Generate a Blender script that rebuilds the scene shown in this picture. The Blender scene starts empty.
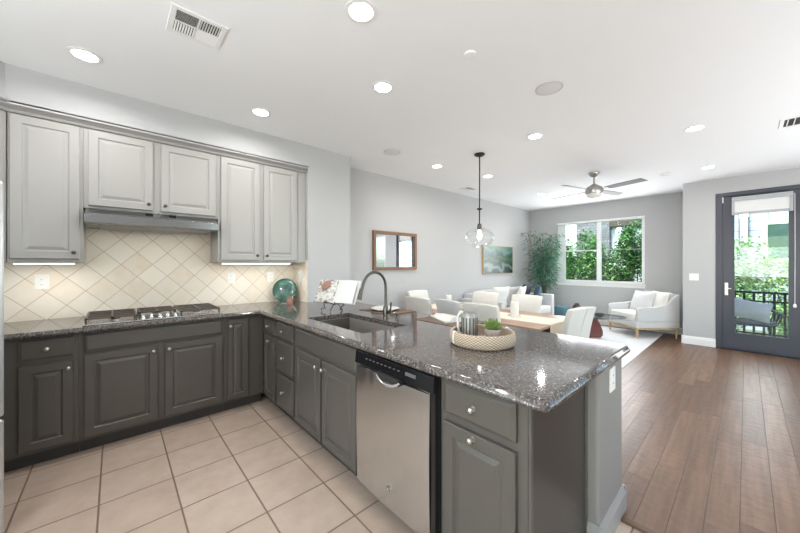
import bpy, bmesh, math, random
from mathutils import Vector, Matrix
random.seed(7)
S = bpy.context.scene
COL = S.collection
PI = math.pi

# ------------------------------------------------------------------ camera
cam_d = bpy.data.cameras.new('camera'); cam = bpy.data.objects.new('camera', cam_d); COL.objects.link(cam)
cam_d.sensor_fit = 'HORIZONTAL'; cam_d.sensor_width = 36.0; cam_d.lens = 314.0 / 800.0 * 36.0
cam_d.shift_y = -(266.5 - 264.0) / 800.0
cam_d.clip_start = 0.05; cam_d.clip_end = 200
cam.location = (0, 0, 1.36); cam.rotation_euler = (PI / 2, 0, math.radians(47.8))
S.camera = cam

# ------------------------------------------------------------------ world, sun, daylight, added fill, exposure
W = bpy.data.worlds.new('sky'); S.world = W; W.use_nodes = True
nt = W.node_tree; nt.nodes.clear()
sky = nt.nodes.new('ShaderNodeTexSky'); sky.sky_type = 'NISHITA'; sky.sun_disc = False
sky.sun_elevation = math.radians(50); sky.sun_rotation = math.radians(200); sky.air_density = 1.0; sky.dust_density = 2.0
bg = nt.nodes.new('ShaderNodeBackground'); bg.inputs['Strength'].default_value = 0.7
wo = nt.nodes.new('ShaderNodeOutputWorld')
nt.links.new(sky.outputs[0], bg.inputs[0]); nt.links.new(bg.outputs[0], wo.inputs[0])

def light(name, kind, loc, rot, energy, color=(1, 1, 1), size=None, sy=None, spread=None, shape=None):
    d = bpy.data.lights.new(name, kind); d.energy = energy; d.color = color
    if kind == 'AREA':
        d.shape = shape or ('RECTANGLE' if sy else 'SQUARE'); d.size = size
        if sy: d.size_y = sy
        if spread: d.spread = math.radians(spread)
    elif kind == 'SUN': d.angle = size or 0.01
    else: d.shadow_soft_size = size or 0.05
    o = bpy.data.objects.new(name, d); o.location = loc; o.rotation_euler = rot; COL.objects.link(o)
    return o
DAY = (0.952, 0.968, 1.0)
light('sun', 'SUN', (0, -5, 12), (math.radians(33), math.radians(-6), 0), 3.6, (1, 0.96, 0.9), 0.02)
# fill added at invented south and east windows; daylight at the window and door
UP = math.radians(52)
light('added_fill_south', 'AREA', (-0.2, -2.52, 1.45), (PI / 2 + UP, 0, 0), 140, DAY, 3.4, 1.7)
for _y, _e in ((2.5, 22), (4.0, 22), (5.5, 21)): light('added_fill_east', 'AREA', (1.9, _y, 1.45), (PI / 2 + UP * .8, 0, PI / 2 - .42), _e, DAY, 1.35, 1.7)
light('daylight_window', 'AREA', (-2.27, 7.96, 1.60), (PI / 2, 0, PI), 44, DAY, 1.6, 1.2)
light('daylight_door', 'AREA', (0.145, 7.19, 1.25), (PI / 2, 0, PI), 5.5, DAY, 0.5, 1.7)

vs = S.view_settings; vs.view_transform = 'Standard'; vs.look = 'None'; vs.exposure = 0.41; vs.gamma = 1.0; vs.use_curve_mapping = False
S.cycles.max_bounces = 9; S.cycles.diffuse_bounces = 6; S.cycles.glossy_bounces = 4; S.cycles.transmission_bounces = 8
S.cycles.transparent_max_bounces = 12; S.cycles.sample_clamp_indirect = 6.0; S.cycles.caustics_reflective = False; S.cycles.caustics_refractive = False
S.cycles.use_denoising = True

# ------------------------------------------------------------------ helpers
def lin(c): return tuple(((v / 255) / 12.92 if v / 255 <= 0.04045 else ((v / 255 + 0.055) / 1.055) ** 2.4) for v in c) + (1,)
def mat(name):
    m = bpy.data.materials.new(name); m.use_nodes = True
    return m, m.node_tree, m.node_tree.nodes['Principled BSDF']
def N(nt, t, **k):
    n = nt.nodes.new(t)
    for a, b in k.items(): setattr(n, a, b)
    return n
def mth(nt, op, a, b=None, c=None):
    n = nt.nodes.new('ShaderNodeMath'); n.operation = op
    for i, v in enumerate((a, b, c)):
        if v is None: continue
        if isinstance(v, (int, float)): n.inputs[i].default_value = v
        else: nt.links.new(v, n.inputs[i])
    return n.outputs[0]
def mix(nt, f, a, b, mode='MIX'):
    n = nt.nodes.new('ShaderNodeMix'); n.data_type = 'RGBA'; n.blend_type = mode
    for s, v in ((0, f), (6, a), (7, b)):
        if isinstance(v, (int, float)): n.inputs[s].default_value = v
        elif isinstance(v, tuple): n.inputs[s].default_value = v
        else: nt.links.new(v, n.inputs[s])
    return n.outputs[2]
def plain(name, rgb, rough=0.5, metal=0.0, var=0.06, scale=30, bump=0.0, bscale=None, sheen=0.0, spec=None, coat=0.0):
    """painted / cloth / metal surface with a faint noise variation and optional bump"""
    m, nt, b = mat(name)
    tc = N(nt, 'ShaderNodeTexCoord'); no = N(nt, 'ShaderNodeTexNoise'); no.inputs['Scale'].default_value = scale; no.inputs['Detail'].default_value = 4
    nt.links.new(tc.outputs['Object'], no.inputs['Vector'])
    c = lin(rgb)
    lo = tuple(v * (1 - var) for v in c[:3]) + (1,); hi = tuple(min(1, v * (1 + var)) for v in c[:3]) + (1,)
    nt.links.new(mix(nt, no.outputs['Fac'], lo, hi), b.inputs['Base Color'])
    b.inputs['Roughness'].default_value = rough; b.inputs['Metallic'].default_value = metal
    if sheen: b.inputs['Sheen Weight'].default_value = sheen
    if coat: b.inputs['Coat Weight'].default_value = coat; b.inputs['Coat Roughness'].default_value = 0.08
    if spec is not None: b.inputs['Specular IOR Level'].default_value = spec
    if bump:
        n2 = N(nt, 'ShaderNodeTexNoise'); n2.inputs['Scale'].default_value = bscale or scale * 6; n2.inputs['Detail'].default_value = 3
        nt.links.new(tc.outputs['Object'], n2.inputs['Vector'])
        bp = N(nt, 'ShaderNodeBump'); bp.inputs['Strength'].default_value = bump; bp.inputs['Distance'].default_value = 0.004
        nt.links.new(n2.outputs['Fac'], bp.inputs['Height']); nt.links.new(bp.outputs[0], b.inputs['Normal'])
    return m
def emit(name, rgb, s):
    m, nt, b = mat(name); b.inputs['Base Color'].default_value = lin(rgb); b.inputs['Emission Color'].default_value = lin(rgb); b.inputs['Emission Strength'].default_value = s
    return m
def glass(name, tint=(240, 250, 246), rough=0.0, refl=0.6):
    """thin clear pane: mostly transparent with a Fresnel reflection"""
    m, nt, b = mat(name); nt.nodes.remove(b)
    out = [n for n in nt.nodes if n.type == 'OUTPUT_MATERIAL'][0]
    t = N(nt, 'ShaderNodeBsdfTransparent'); t.inputs[0].default_value = lin(tint)
    g = N(nt, 'ShaderNodeBsdfGlossy'); g.inputs['Roughness'].default_value = 0.02 + rough
    lw = N(nt, 'ShaderNodeLayerWeight'); lw.inputs['Blend'].default_value = 0.25
    f = mth(nt, 'MULTIPLY_ADD', lw.outputs['Fresnel'], refl, 0.02)
    ms = N(nt, 'ShaderNodeMixShader'); nt.links.new(f, ms.inputs[0]); nt.links.new(t.outputs[0], ms.inputs[1]); nt.links.new(g.outputs[0], ms.inputs[2])
    nt.links.new(ms.outputs[0], out.inputs[0])
    return m
def pos_uv(nt, expr):
    g = N(nt, 'ShaderNodeNewGeometry'); s = N(nt, 'ShaderNodeSeparateXYZ'); nt.links.new(g.outputs['Position'], s.inputs[0])
    return expr(nt, s.outputs[0], s.outputs[1], s.outputs[2]), g.outputs['Position']
def grid(nt, u, v, pu, pv, gw, stagger=0.0):
    """returns (grout mask, per-cell random 0-1, second random)"""
    uu = mth(nt, 'DIVIDE', u, pu); iu = mth(nt, 'FLOOR', uu)
    if stagger:
        wn = N(nt, 'ShaderNodeTexWhiteNoise', noise_dimensions='1D'); nt.links.new(iu, wn.inputs['W'])
        vv = mth(nt, 'ADD', mth(nt, 'DIVIDE', v, pv), mth(nt, 'MULTIPLY', wn.outputs['Value'], stagger * 7.3))
    else: vv = mth(nt, 'DIVIDE', v, pv)
    iv = mth(nt, 'FLOOR', vv)
    def edge(x, p):
        fr = mth(nt, 'FRACT', x); d = mth(nt, 'MINIMUM', fr, mth(nt, 'SUBTRACT', 1.0, fr)); return mth(nt, 'MULTIPLY', d, p)
    d = mth(nt, 'MINIMUM', edge(uu, pu), edge(vv, pv))
    mr = N(nt, 'ShaderNodeMapRange', interpolation_type='SMOOTHSTEP'); mr.inputs['From Min'].default_value = gw * 0.35; mr.inputs['From Max'].default_value = gw * 0.75
    mr.inputs['To Min'].default_value = 1; mr.inputs['To Max'].default_value = 0; nt.links.new(d, mr.inputs['Value'])
    cx = N(nt, 'ShaderNodeCombineXYZ'); nt.links.new(iu, cx.inputs[0]); nt.links.new(iv, cx.inputs[1])
    wn2 = N(nt, 'ShaderNodeTexWhiteNoise', noise_dimensions='3D'); nt.links.new(cx.outputs[0], wn2.inputs['Vector'])
    return mr.outputs[0], wn2.outputs['Value'], wn2.outputs['Color'], cx.outputs[0]

# --- materials
M = {}
M['wall'] = plain('wall_paint', (187, 187, 187), 0.9, var=0.012, scale=3, bump=0.05, bscale=160)
M['ceil'] = plain('ceiling_paint', (243, 244, 245), 0.95, var=0.01, scale=3, bump=0.05, bscale=160)
M['trim'] = plain('trim_paint', (238, 238, 236), 0.35, var=0.01)
M['column_trim'] = plain('shaded_column_trim', (160, 158, 155), 0.4, var=0.01)  # trim colour darkened to carry the dimmer light at the column
M['column'] = plain('shaded_column_paint', (140, 136, 132), 0.8, var=0.012, scale=3, bump=0.05, bscale=160)  # wall tone darkened for the weak light on the column face
M['upper'] = plain('upper_cabinet_paint', (168, 166, 162), 0.38, var=0.02, scale=8)
M['crown'] = plain('crown_paint', (142, 140, 136), 0.4, var=0.02)
M['base'] = plain('base_cabinet_paint', (84, 80, 75), 0.34, var=0.04, scale=9)
M['endpanel'] = plain('end_panel_paint', (60, 56, 52), 0.33, var=0.05, scale=9)
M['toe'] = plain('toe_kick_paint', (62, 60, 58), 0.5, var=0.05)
M['gap'] = plain('cabinet_gap', (34, 33, 32), 0.6)
M['nickel'] = plain('brushed_nickel', (184, 181, 175), 0.3, 1.0, var=0.03, scale=60)
M['faucet'] = plain('faucet_metal', (96, 92, 87), 0.3, 1.0, var=0.05, scale=60)
M['chrome'] = plain('chrome', (225, 225, 228), 0.12, 1.0, var=0.02)
M['black_gloss'] = plain('black_control_plastic', (22, 22, 25), 0.18, var=0.1)
M['black'] = plain('black_metal', (30, 28, 27), 0.45, 0.2, var=0.15)
M['iron'] = plain('cast_iron', (98, 88, 82), 0.38, 0.5, var=0.2, scale=40, bump=0.2)
M['white_plastic'] = plain('white_plastic', (238, 238, 234), 0.35, var=0.01)
M['socket_dark'] = plain('socket_slot', (96, 95, 94), 0.5)
M['frame_dark'] = plain('door_paint', (64, 65, 76), 0.4, var=0.04, scale=10)
M['vinyl'] = plain('window_vinyl', (244, 245, 246), 0.35, var=0.01)
M['blind'] = plain('blind_vane', (240, 240, 240), 0.6, var=0.02)
M['shade'] = plain('roller_shade_fabric', (222, 222, 220), 0.8, var=0.02, bump=0.2, bscale=300)
M['cassette'] = plain('shade_cassette', (170, 171, 175), 0.4, var=0.02)
M['cream_cloth'] = plain('cream_upholstery', (220, 217, 210), 0.9, var=0.05, scale=60, bump=0.5, bscale=350, sheen=0.3)
M['grey_shaded_cloth'] = plain('grey_and_shaded_upholstery', (204, 204, 203), 0.9, var=0.05, scale=60, bump=0.5, bscale=350, sheen=0.3)  # a cushion's own grey, and shade put into one chair's colour
M['sofa_cloth'] = plain('sofa_upholstery', (202, 201, 200), 0.92, var=0.05, scale=50, bump=0.5, bscale=330, sheen=0.3)
M['white_cloth'] = plain('white_linen', (220, 219, 214), 0.9, var=0.05, scale=50, bump=0.5, bscale=300, sheen=0.2)
M['blue_cloth'] = plain('slate_blue_fabric', (84, 110, 124), 0.9, var=0.12, scale=40, bump=0.5, bscale=300)
M['navy_cloth'] = plain('dark_cushion_fabric', (42, 46, 54), 0.9, var=0.12, scale=40, bump=0.5, bscale=300)
M['teal_cloth'] = plain('teal_fabric', (84, 116, 126), 0.88, var=0.15, scale=30, bump=0.6, bscale=250)
M['lav_cloth'] = plain('pale_blue_outdoor_fabric', (212, 194, 198), 0.9, var=0.06, scale=40, bump=0.4, bscale=250)
M['rug'] = plain('white_rug_pile', (226, 225, 224), 0.97, var=0.08, scale=90, bump=0.9, bscale=260)
M['oak'] = plain('light_oak', (196, 164, 122), 0.45, var=0.12, scale=18)
M['darkwood'] = plain('dark_chair_wood', (66, 50, 42), 0.45, var=0.2, scale=18)
M['redwood'] = plain('walnut_red_wood', (104, 50, 42), 0.35, var=0.22, scale=14, coat=0.3)
M['wicker_dark'] = plain('dark_wicker', (44, 44, 54), 0.6, var=0.25, scale=80, bump=0.6)
M['stone_pot'] = plain('stone_pot', (162, 150, 144), 0.8, var=0.12, scale=40, bump=0.5)
M['gal'] = plain('galvanized_metal', (158, 157, 154), 0.5, 0.3, var=0.2, scale=45)
M['gal_dark'] = plain('dark_pewter', (82, 80, 78), 0.45, 0.6, var=0.2, scale=45)
M['succ'] = plain('succulent_green', (116, 140, 76), 0.6, var=0.3, scale=60)
M['leaf_bamboo'] = plain('bamboo_leaf', (62, 118, 84), 0.5, var=0.5, scale=7)
M['leaf_blue'] = plain('bamboo_leaf_grey', (98, 138, 124), 0.5, var=0.4, scale=7)
M['stalk'] = plain('bamboo_stalk', (92, 84, 70), 0.55, var=0.3, scale=20)
M['leaf_a'] = plain('shrub_leaf_dark', (36, 88, 34), 0.6, var=0.5, scale=9)
M['leaf_b'] = plain('shrub_leaf_bright', (78, 130, 48), 0.6, var=0.4, scale=9)
M['leaf_c'] = plain('shrub_leaf_pale', (170, 204, 128), 0.6, var=0.35, scale=9)
M['bark'] = plain('shrub_bark', (90, 74, 58), 0.8, var=0.3)
M['terracotta'] = plain('terracotta', (150, 112, 96), 0.6, var=0.15, scale=50)
M['candle'] = plain('candle_wax', (222, 219, 212), 0.5, var=0.02)
M['china'] = plain('white_china', (214, 212, 208), 0.18, var=0.01)
M['napkin'] = plain('linen_napkin', (208, 206, 200), 0.9, var=0.05, bump=0.4, bscale=280)
M['runner'] = plain('table_runner_linen', (224, 214, 198), 0.92, var=0.09, scale=70, bump=0.6, bscale=300)
M['tabletop'] = plain('dining_table_wood', (164, 132, 108), 0.35, var=0.16, scale=7)
M['tableedge'] = plain('dark_table_edge', (72, 54, 46), 0.45, var=0.2, scale=12)
M['concrete'] = plain('deck_boards', (150, 146, 138), 0.8, var=0.1)
M['stucco'] = plain('white_stucco', (232, 232, 230), 0.9, var=0.03, bump=0.3, bscale=60)
M['rail'] = plain('black_railing', (20, 20, 22), 0.5, var=0.1)
M['grass'] = plain('garden_soil', (110, 116, 84), 0.95, var=0.3)
M['eave'] = plain('dark_brown_beam', (66, 56, 48), 0.6, var=0.1)
M['window_green'] = plain('window_trim_green', (196, 208, 168), 0.6, var=0.03)
M['far_glass'] = plain('far_window_glass', (58, 84, 74), 0.1, var=0.3, scale=3)
M['fridge'] = plain('fridge_steel', (200, 202, 202), 0.3, 0.6, var=0.04, scale=4)
M['fan_blade'] = plain('fan_blade_silver', (112, 113, 115), 0.5, 0.1, var=0.06)
M['grille'] = plain('ceiling_grille', (206, 205, 202), 0.7, var=0.03)
M['dark_void'] = plain('duct_dark', (50, 50, 48), 0.8)
M['frame_wood'] = plain('mirror_wood', (128, 92, 68), 0.45, var=0.25, scale=20)
M['strip'] = plain('transition_strip_wood', (96, 68, 46), 0.4, var=0.2, scale=20)
M['glass'] = glass('window_glass')
M['globe'] = glass('globe_glass', (252, 253, 253), refl=0.3)
M['canlens'] = emit('downlight_lens', (255, 252, 246), 14.0)
M['bulb'] = emit('bulb_glow', (255, 246, 232), 12.0)
M['led'] = emit('led_strip_glow', (255, 247, 232), 6.0)
M['fanlens'] = plain('fan_light_glass', (236, 236, 234), 0.3, var=0.01)

def m_stainless():
    m, nt, b = mat('brushed_stainless'); tc = N(nt, 'ShaderNodeTexCoord'); mp = N(nt, 'ShaderNodeMapping'); mp.inputs['Scale'].default_value = (220, 220, 3)
    no = N(nt, 'ShaderNodeTexNoise'); no.inputs['Scale'].default_value = 2; no.inputs['Detail'].default_value = 2
    nt.links.new(tc.outputs['Object'], mp.inputs[0]); nt.links.new(mp.outputs[0], no.inputs['Vector'])
    nt.links.new(mix(nt, no.outputs['Fac'], lin((200, 202, 204)), lin((212, 214, 216))), b.inputs['Base Color'])
    b.inputs['Metallic'].default_value = 1.0; b.inputs['Roughness'].default_value = 0.24
    b.inputs['Anisotropic'].default_value = 0.5
    mp2 = N(nt, 'ShaderNodeMapping'); mp2.inputs['Scale'].default_value = (9, 9, 0.9); n2 = N(nt, 'ShaderNodeTexNoise'); n2.inputs['Scale'].default_value = 1.0; n2.inputs['Detail'].default_value = 1.5
    nt.links.new(tc.outputs['Object'], mp2.inputs[0]); nt.links.new(mp2.outputs[0], n2.inputs['Vector'])
    bp = N(nt, 'ShaderNodeBump'); bp.inputs['Strength'].default_value = 1.0; bp.inputs['Distance'].default_value = 0.012; nt.links.new(n2.outputs['Fac'], bp.inputs['Height']); nt.links.new(bp.outputs[0], b.inputs['Normal'])
    return m
M['steel'] = m_stainless()
M['sink_steel'] = plain('sink_steel', (150, 144, 137), 0.42, 0.35, var=0.05)
def m_granite():
    m, nt, b = mat('speckled_granite'); g = N(nt, 'ShaderNodeNewGeometry')
    v1 = N(nt, 'ShaderNodeTexVoronoi'); v1.inputs['Scale'].default_value = 170
    v2 = N(nt, 'ShaderNodeTexVoronoi'); v2.inputs['Scale'].default_value = 75
    n1 = N(nt, 'ShaderNodeTexNoise'); n1.inputs['Scale'].default_value = 9; n1.inputs['Detail'].default_value = 5
    for n in (v1, v2, n1): nt.links.new(g.outputs['Position'], n.inputs['Vector'])
    r = N(nt, 'ShaderNodeValToRGB'); r.color_ramp.interpolation = 'CONSTANT'; e = r.color_ramp.elements
    e[0].position = 0; e[0].color = lin((52, 48, 48)); e[1].position = 0.26; e[1].color = lin((86, 80, 79))
    for p, c in ((0.5, (112, 106, 104)), (0.68, (96, 78, 72)), (0.78, (140, 135, 132)), (0.94, (190, 186, 182))): k = e.new(p); k.color = lin(c)
    s = N(nt, 'ShaderNodeSeparateColor'); nt.links.new(v1.outputs['Color'], s.inputs[0]); nt.links.new(s.outputs[0], r.inputs[0])
    r2 = N(nt, 'ShaderNodeValToRGB'); r2.color_ramp.interpolation = 'CONSTANT'; e = r2.color_ramp.elements
    e[0].color = lin((72, 66, 66)); e[1].position = 0.3; e[1].color = lin((100, 94, 93)); k = e.new(0.8); k.color = lin((116, 103, 98))
    s2 = N(nt, 'ShaderNodeSeparateColor'); nt.links.new(v2.outputs['Color'], s2.inputs[0]); nt.links.new(s2.outputs[1], r2.inputs[0])
    c = mix(nt, 0.3, r.outputs[0], r2.outputs[0])
    c = mix(nt, mth(nt, 'MULTIPLY', n1.outputs['Fac'], 0.3), c, lin((84, 79, 77))); c = mix(nt, 1.0, c, (0.74, 0.73, 0.71, 1), 'MULTIPLY')
    nt.links.new(c, b.inputs['Base Color']); b.inputs['Roughness'].default_value = 0.08; b.inputs['Specular IOR Level'].default_value = 0.62
    return m
M['granite'] = m_granite()
def m_tile(name, uv, pu, pv, gw, c1, c2, c3, grout, rough, stagger=0, cloud=6, bump=0.3, wood=False):
    m, nt, b = mat(name); (u, v), P = pos_uv(nt, uv)
    g, rnd, rc, cell = grid(nt, u, v, pu, pv, gw, stagger)
    no = N(nt, 'ShaderNodeTexNoise'); no.inputs['Detail'].default_value = 6; no.inputs['Roughness'].default_value = 0.6
    if wood:
        cb = N(nt, 'ShaderNodeCombineXYZ'); nt.links.new(mth(nt, 'MULTIPLY', u, 26.0), cb.inputs[0]); nt.links.new(mth(nt, 'MULTIPLY', v, 1.6), cb.inputs[1])
        nt.links.new(mth(nt, 'MULTIPLY', rnd, 40.0), cb.inputs[2]); nt.links.new(cb.outputs[0], no.inputs['Vector']); no.inputs['Scale'].default_value = 1.0
    else:
        va = N(nt, 'ShaderNodeVectorMath', operation='ADD'); nt.links.new(P, va.inputs[0]); nt.links.new(rc, va.inputs[1])
        nt.links.new(va.outputs[0], no.inputs['Vector']); no.inputs['Scale'].default_value = cloud
    mr = N(nt, 'ShaderNodeMapRange'); mr.inputs['From Min'].default_value = 0.32; mr.inputs['From Max'].default_value = 0.68; nt.links.new(no.outputs['Fac'], mr.inputs['Value'])
    base = mix(nt, rnd, lin(c1), lin(c2)); base = mix(nt, mth(nt, 'MULTIPLY', mr.outputs[0], 0.6), base, lin(c3))
    nt.links.new(mix(nt, g, base, lin(grout)), b.inputs['Base Color'])
    b.inputs['Roughness'].default_value = rough
    if wood:
        nt.links.new(mth(nt, 'MULTIPLY_ADD', no.outputs['Fac'], 0.12, rough), b.inputs['Roughness']); b.inputs['Specular IOR Level'].default_value = 0.38
    h = mth(nt, 'SUBTRACT', mth(nt, 'MULTIPLY', no.outputs['Fac'], 0.25), g)
    if wood:
        # hand-scraped waviness along each board
        wv = N(nt, 'ShaderNodeTexNoise'); wv.inputs['Scale'].default_value = 1.0; wv.inputs['Detail'].default_value = 2
        cb2 = N(nt, 'ShaderNodeCombineXYZ'); nt.links.new(mth(nt, 'MULTIPLY', u, 14.0), cb2.inputs[0]); nt.links.new(mth(nt, 'MULTIPLY', v, 19.0), cb2.inputs[1]); nt.links.new(mth(nt, 'MULTIPLY', rnd, 90.0), cb2.inputs[2])
        nt.links.new(cb2.outputs[0], wv.inputs['Vector']); h = mth(nt, 'ADD', h, mth(nt, 'MULTIPLY', wv.outputs['Fac'], 0.9))
    bp = N(nt, 'ShaderNodeBump'); bp.inputs['Strength'].default_value = bump; bp.inputs['Distance'].default_value = 0.003
    nt.links.new(h, bp.inputs['Height']); nt.links.new(bp.outputs[0], b.inputs['Normal'])
    return m
M['floor_tile'] = m_tile('ceramic_floor_tile', lambda nt, x, y, z: (mth(nt, 'ADD', x, 2.45 + 3.43), mth(nt, 'ADD', y, -0.96 + 3.43)), 0.343, 0.343, 0.008, (186, 167, 151), (194, 176, 160), (166, 145, 129), (120, 103, 90), 0.42, cloud=7)
M['backsplash'] = m_tile('diagonal_stone_tile', lambda nt, x, y, z: (mth(nt, 'ADD', mth(nt, 'MULTIPLY', mth(nt, 'ADD', mth(nt, 'ADD', x, 3.8), mth(nt, 'ADD', y, z)), 0.70711), 8.0 * 0.159 * 6 - 1.150),
                       mth(nt, 'ADD', mth(nt, 'MULTIPLY', mth(nt, 'SUBTRACT', z, mth(nt, 'ADD', mth(nt, 'ADD', x, 3.8), y)), 0.70711), 8.0 * 0.159 * 6 - 1.0847)), 0.159, 0.159, 0.0045, (238, 230, 216), (226, 212, 191), (240, 232, 219), (196, 180, 160), 0.4, cloud=9)
M['planks'] = m_tile('scraped_wood_plank', lambda nt, x, y, z: (mth(nt, 'ADD', x, 0.023 + 12.7), mth(nt, 'ADD', y, 20.0)), 0.127, 1.15, 0.0022, (106, 78, 60), (134, 103, 81), (80, 57, 43), (54, 38, 29), 0.29, stagger=1.0, bump=0.85, wood=True)
M['siding'] = m_tile('lap_siding', lambda nt, x, y, z: (mth(nt, 'ADD', z, 5.0), mth(nt, 'ADD', x, 20.0)), 0.26, 3.4, 0.02, (180, 184, 200), (184, 188, 203), (176, 180, 196), (126, 130, 146), 0.8)
M['stonewall'] = m_tile('stone_cladding', lambda nt, x, y, z: (mth(nt, 'ADD', z, 5.0), mth(nt, 'ADD', x, 20.0)), 0.09, 0.28, 0.012, (112, 108, 112), (142, 138, 142), (92, 90, 94), (80, 78, 80), 0.9, stagger=1.0, bump=0.8)
def m_weave():
    m, nt, b = mat('woven_rattan'); tc = N(nt, 'ShaderNodeTexCoord'); s = N(nt, 'ShaderNodeSeparateXYZ'); nt.links.new(tc.outputs['Object'], s.inputs[0])
    ang = mth(nt, 'MULTIPLY', mth(nt, 'ARCTAN2', s.outputs[1], s.outputs[0]), 25.0); zz = mth(nt, 'MULTIPLY', s.outputs[2], 470.0)
    w = mth(nt, 'MULTIPLY', mth(nt, 'SINE', mth(nt, 'MULTIPLY', ang, 2.0)), mth(nt, 'SINE', zz))
    w = mth(nt, 'MULTIPLY_ADD', w, 0.5, 0.5)
    nt.links.new(mix(nt, w, lin((120, 96, 78)), lin((212, 196, 176))), b.inputs['Base Color']); b.inputs['Roughness'].default_value = 0.7
    bp = N(nt, 'ShaderNodeBump'); bp.inputs['Strength'].default_value = 0.8; bp.inputs['Distance'].default_value = 0.004; nt.links.new(w, bp.inputs['Height']); nt.links.new(bp.outputs[0], b.inputs['Normal'])
    return m
M['weave'] = m_weave()
def m_mat():
    m, nt, b = mat('woven_placemat'); tc = N(nt, 'ShaderNodeTexCoord'); w = N(nt, 'ShaderNodeTexWave'); w.inputs['Scale'].default_value = 60; w.inputs['Distortion'].default_value = 1
    nt.links.new(tc.outputs['Object'], w.inputs['Vector']); nt.links.new(mix(nt, w.outputs['Fac'], lin((78, 62, 52)), lin((124, 102, 88))), b.inputs['Base Color']); b.inputs['Roughness'].default_value = 0.8
    return m
M['placemat'] = m_mat()
def m_art():
    """abstract painted landscape: pale sky over teal and green bands, dark water at the foot"""
    m, nt, b = mat('abstract_landscape_paint'); tc = N(nt, 'ShaderNodeTexCoord'); s = N(nt, 'ShaderNodeSeparateXYZ'); nt.links.new(tc.outputs['Object'], s.inputs[0])
    no = N(nt, 'ShaderNodeTexNoise'); no.inputs['Scale'].default_value = 3.2; no.inputs['Detail'].default_value = 6; nt.links.new(tc.outputs['Object'], no.inputs['Vector'])
    f = mth(nt, 'ADD', mth(nt, 'MULTIPLY_ADD', s.outputs[2], 1.55, 0.5), mth(nt, 'MULTIPLY', mth(nt, 'SUBTRACT', no.outputs['Fac'], 0.5), 0.8))
    r = N(nt, 'ShaderNodeValToRGB'); e = r.color_ramp.elements; e[0].position = 0.02; e[0].color = lin((24, 52, 50)); e[1].position = 1.0; e[1].color = lin((110, 160, 140))
    for p, c in ((0.10, (22, 60, 52)), (0.16, (150, 176, 164)), (0.24, (176, 196, 184)), (0.32, (70, 122, 108)), (0.40, (16, 66, 62)), (0.50, (34, 108, 58)), (0.58, (120, 150, 70)), (0.63, (14, 82, 82)), (0.74, (60, 124, 112)), (0.86, (150, 186, 164))): k = e.new(p); k.color = lin(c)
    nt.links.new(f, r.inputs[0]); nt.links.new(mix(nt, 1.0, r.outputs[0], (0.36, 0.40, 0.40, 1), 'MULTIPLY'), b.inputs['Base Color']); b.inputs['Roughness'].default_value = 0.35
    return m
M['art'] = m_art()
def m_page(name, picture):
    m, nt, b = mat(name); tc = N(nt, 'ShaderNodeTexCoord'); s = N(nt, 'ShaderNodeSeparateXYZ'); nt.links.new(tc.outputs['Object'], s.inputs[0])
    if picture:
        v = N(nt, 'ShaderNodeTexVoronoi'); v.inputs['Scale'].default_value = 42; nt.links.new(tc.outputs['Object'], v.inputs['Vector'])
        sp = N(nt, 'ShaderNodeSeparateColor'); nt.links.new(v.outputs['Color'], sp.inputs[0])
        r = N(nt, 'ShaderNodeValToRGB'); e = r.color_ramp.elements; e[0].color = lin((206, 204, 200)); e[1].position = 1; e[1].color = lin((140, 112, 96))
        for p, c in ((0.45, (200, 198, 194)), (0.6, (176, 172, 164)), (0.8, (140, 140, 128))): k = e.new(p); k.color = lin(c)
        nt.links.new(sp.outputs[0], r.inputs[0]); nt.links.new(r.outputs[0], b.inputs['Base Color'])
    else:
        w = mth(nt, 'GREATER_THAN', mth(nt, 'SINE', mth(nt, 'MULTIPLY', s.outputs[2], 520.0)), 0.75)
        nt.links.new(mix(nt, mth(nt, 'MULTIPLY', w, 0.25), lin((218, 218, 217)), lin((140, 140, 140))), b.inputs['Base Color'])
    b.inputs['Roughness'].default_value = 0.5
    return m
M['page'] = m_page('printed_page', False); M['picture_page'] = m_page('picture_page', True)
def m_plate():
    m, nt, b = mat('teal_art_glass'); tc = N(nt, 'ShaderNodeTexCoord'); no = N(nt, 'ShaderNodeTexNoise'); no.inputs['Scale'].default_value = 7; no.inputs['Detail'].default_value = 5; no.inputs['Distortion'].default_value = 2
    nt.links.new(tc.outputs['Object'], no.inputs['Vector'])
    r = N(nt, 'ShaderNodeValToRGB'); e = r.color_ramp.elements; e[0].position = 0.3; e[0].color = lin((30, 58, 52)); e[1].position = 0.7; e[1].color = lin((84, 128, 110)); k = e.new(0.5); k.color = lin((46, 92, 78))
    nt.links.new(no.outputs['Fac'], r.inputs[0]); nt.links.new(r.outputs[0], b.inputs['Base Color']); b.inputs['Roughness'].default_value = 0.12; b.inputs['Coat Weight'].default_value = 0.5
    return m
M['teal_plate'] = m_plate()
def m_mirror():
    m, nt, b = mat('mirror_silver'); b.inputs['Base Color'].default_value = (0.86, 0.88, 0.9, 1); b.inputs['Metallic'].default_value = 1; b.inputs['Roughness'].default_value = 0.02
    return m
M['mirror'] = m_mirror()

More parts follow.
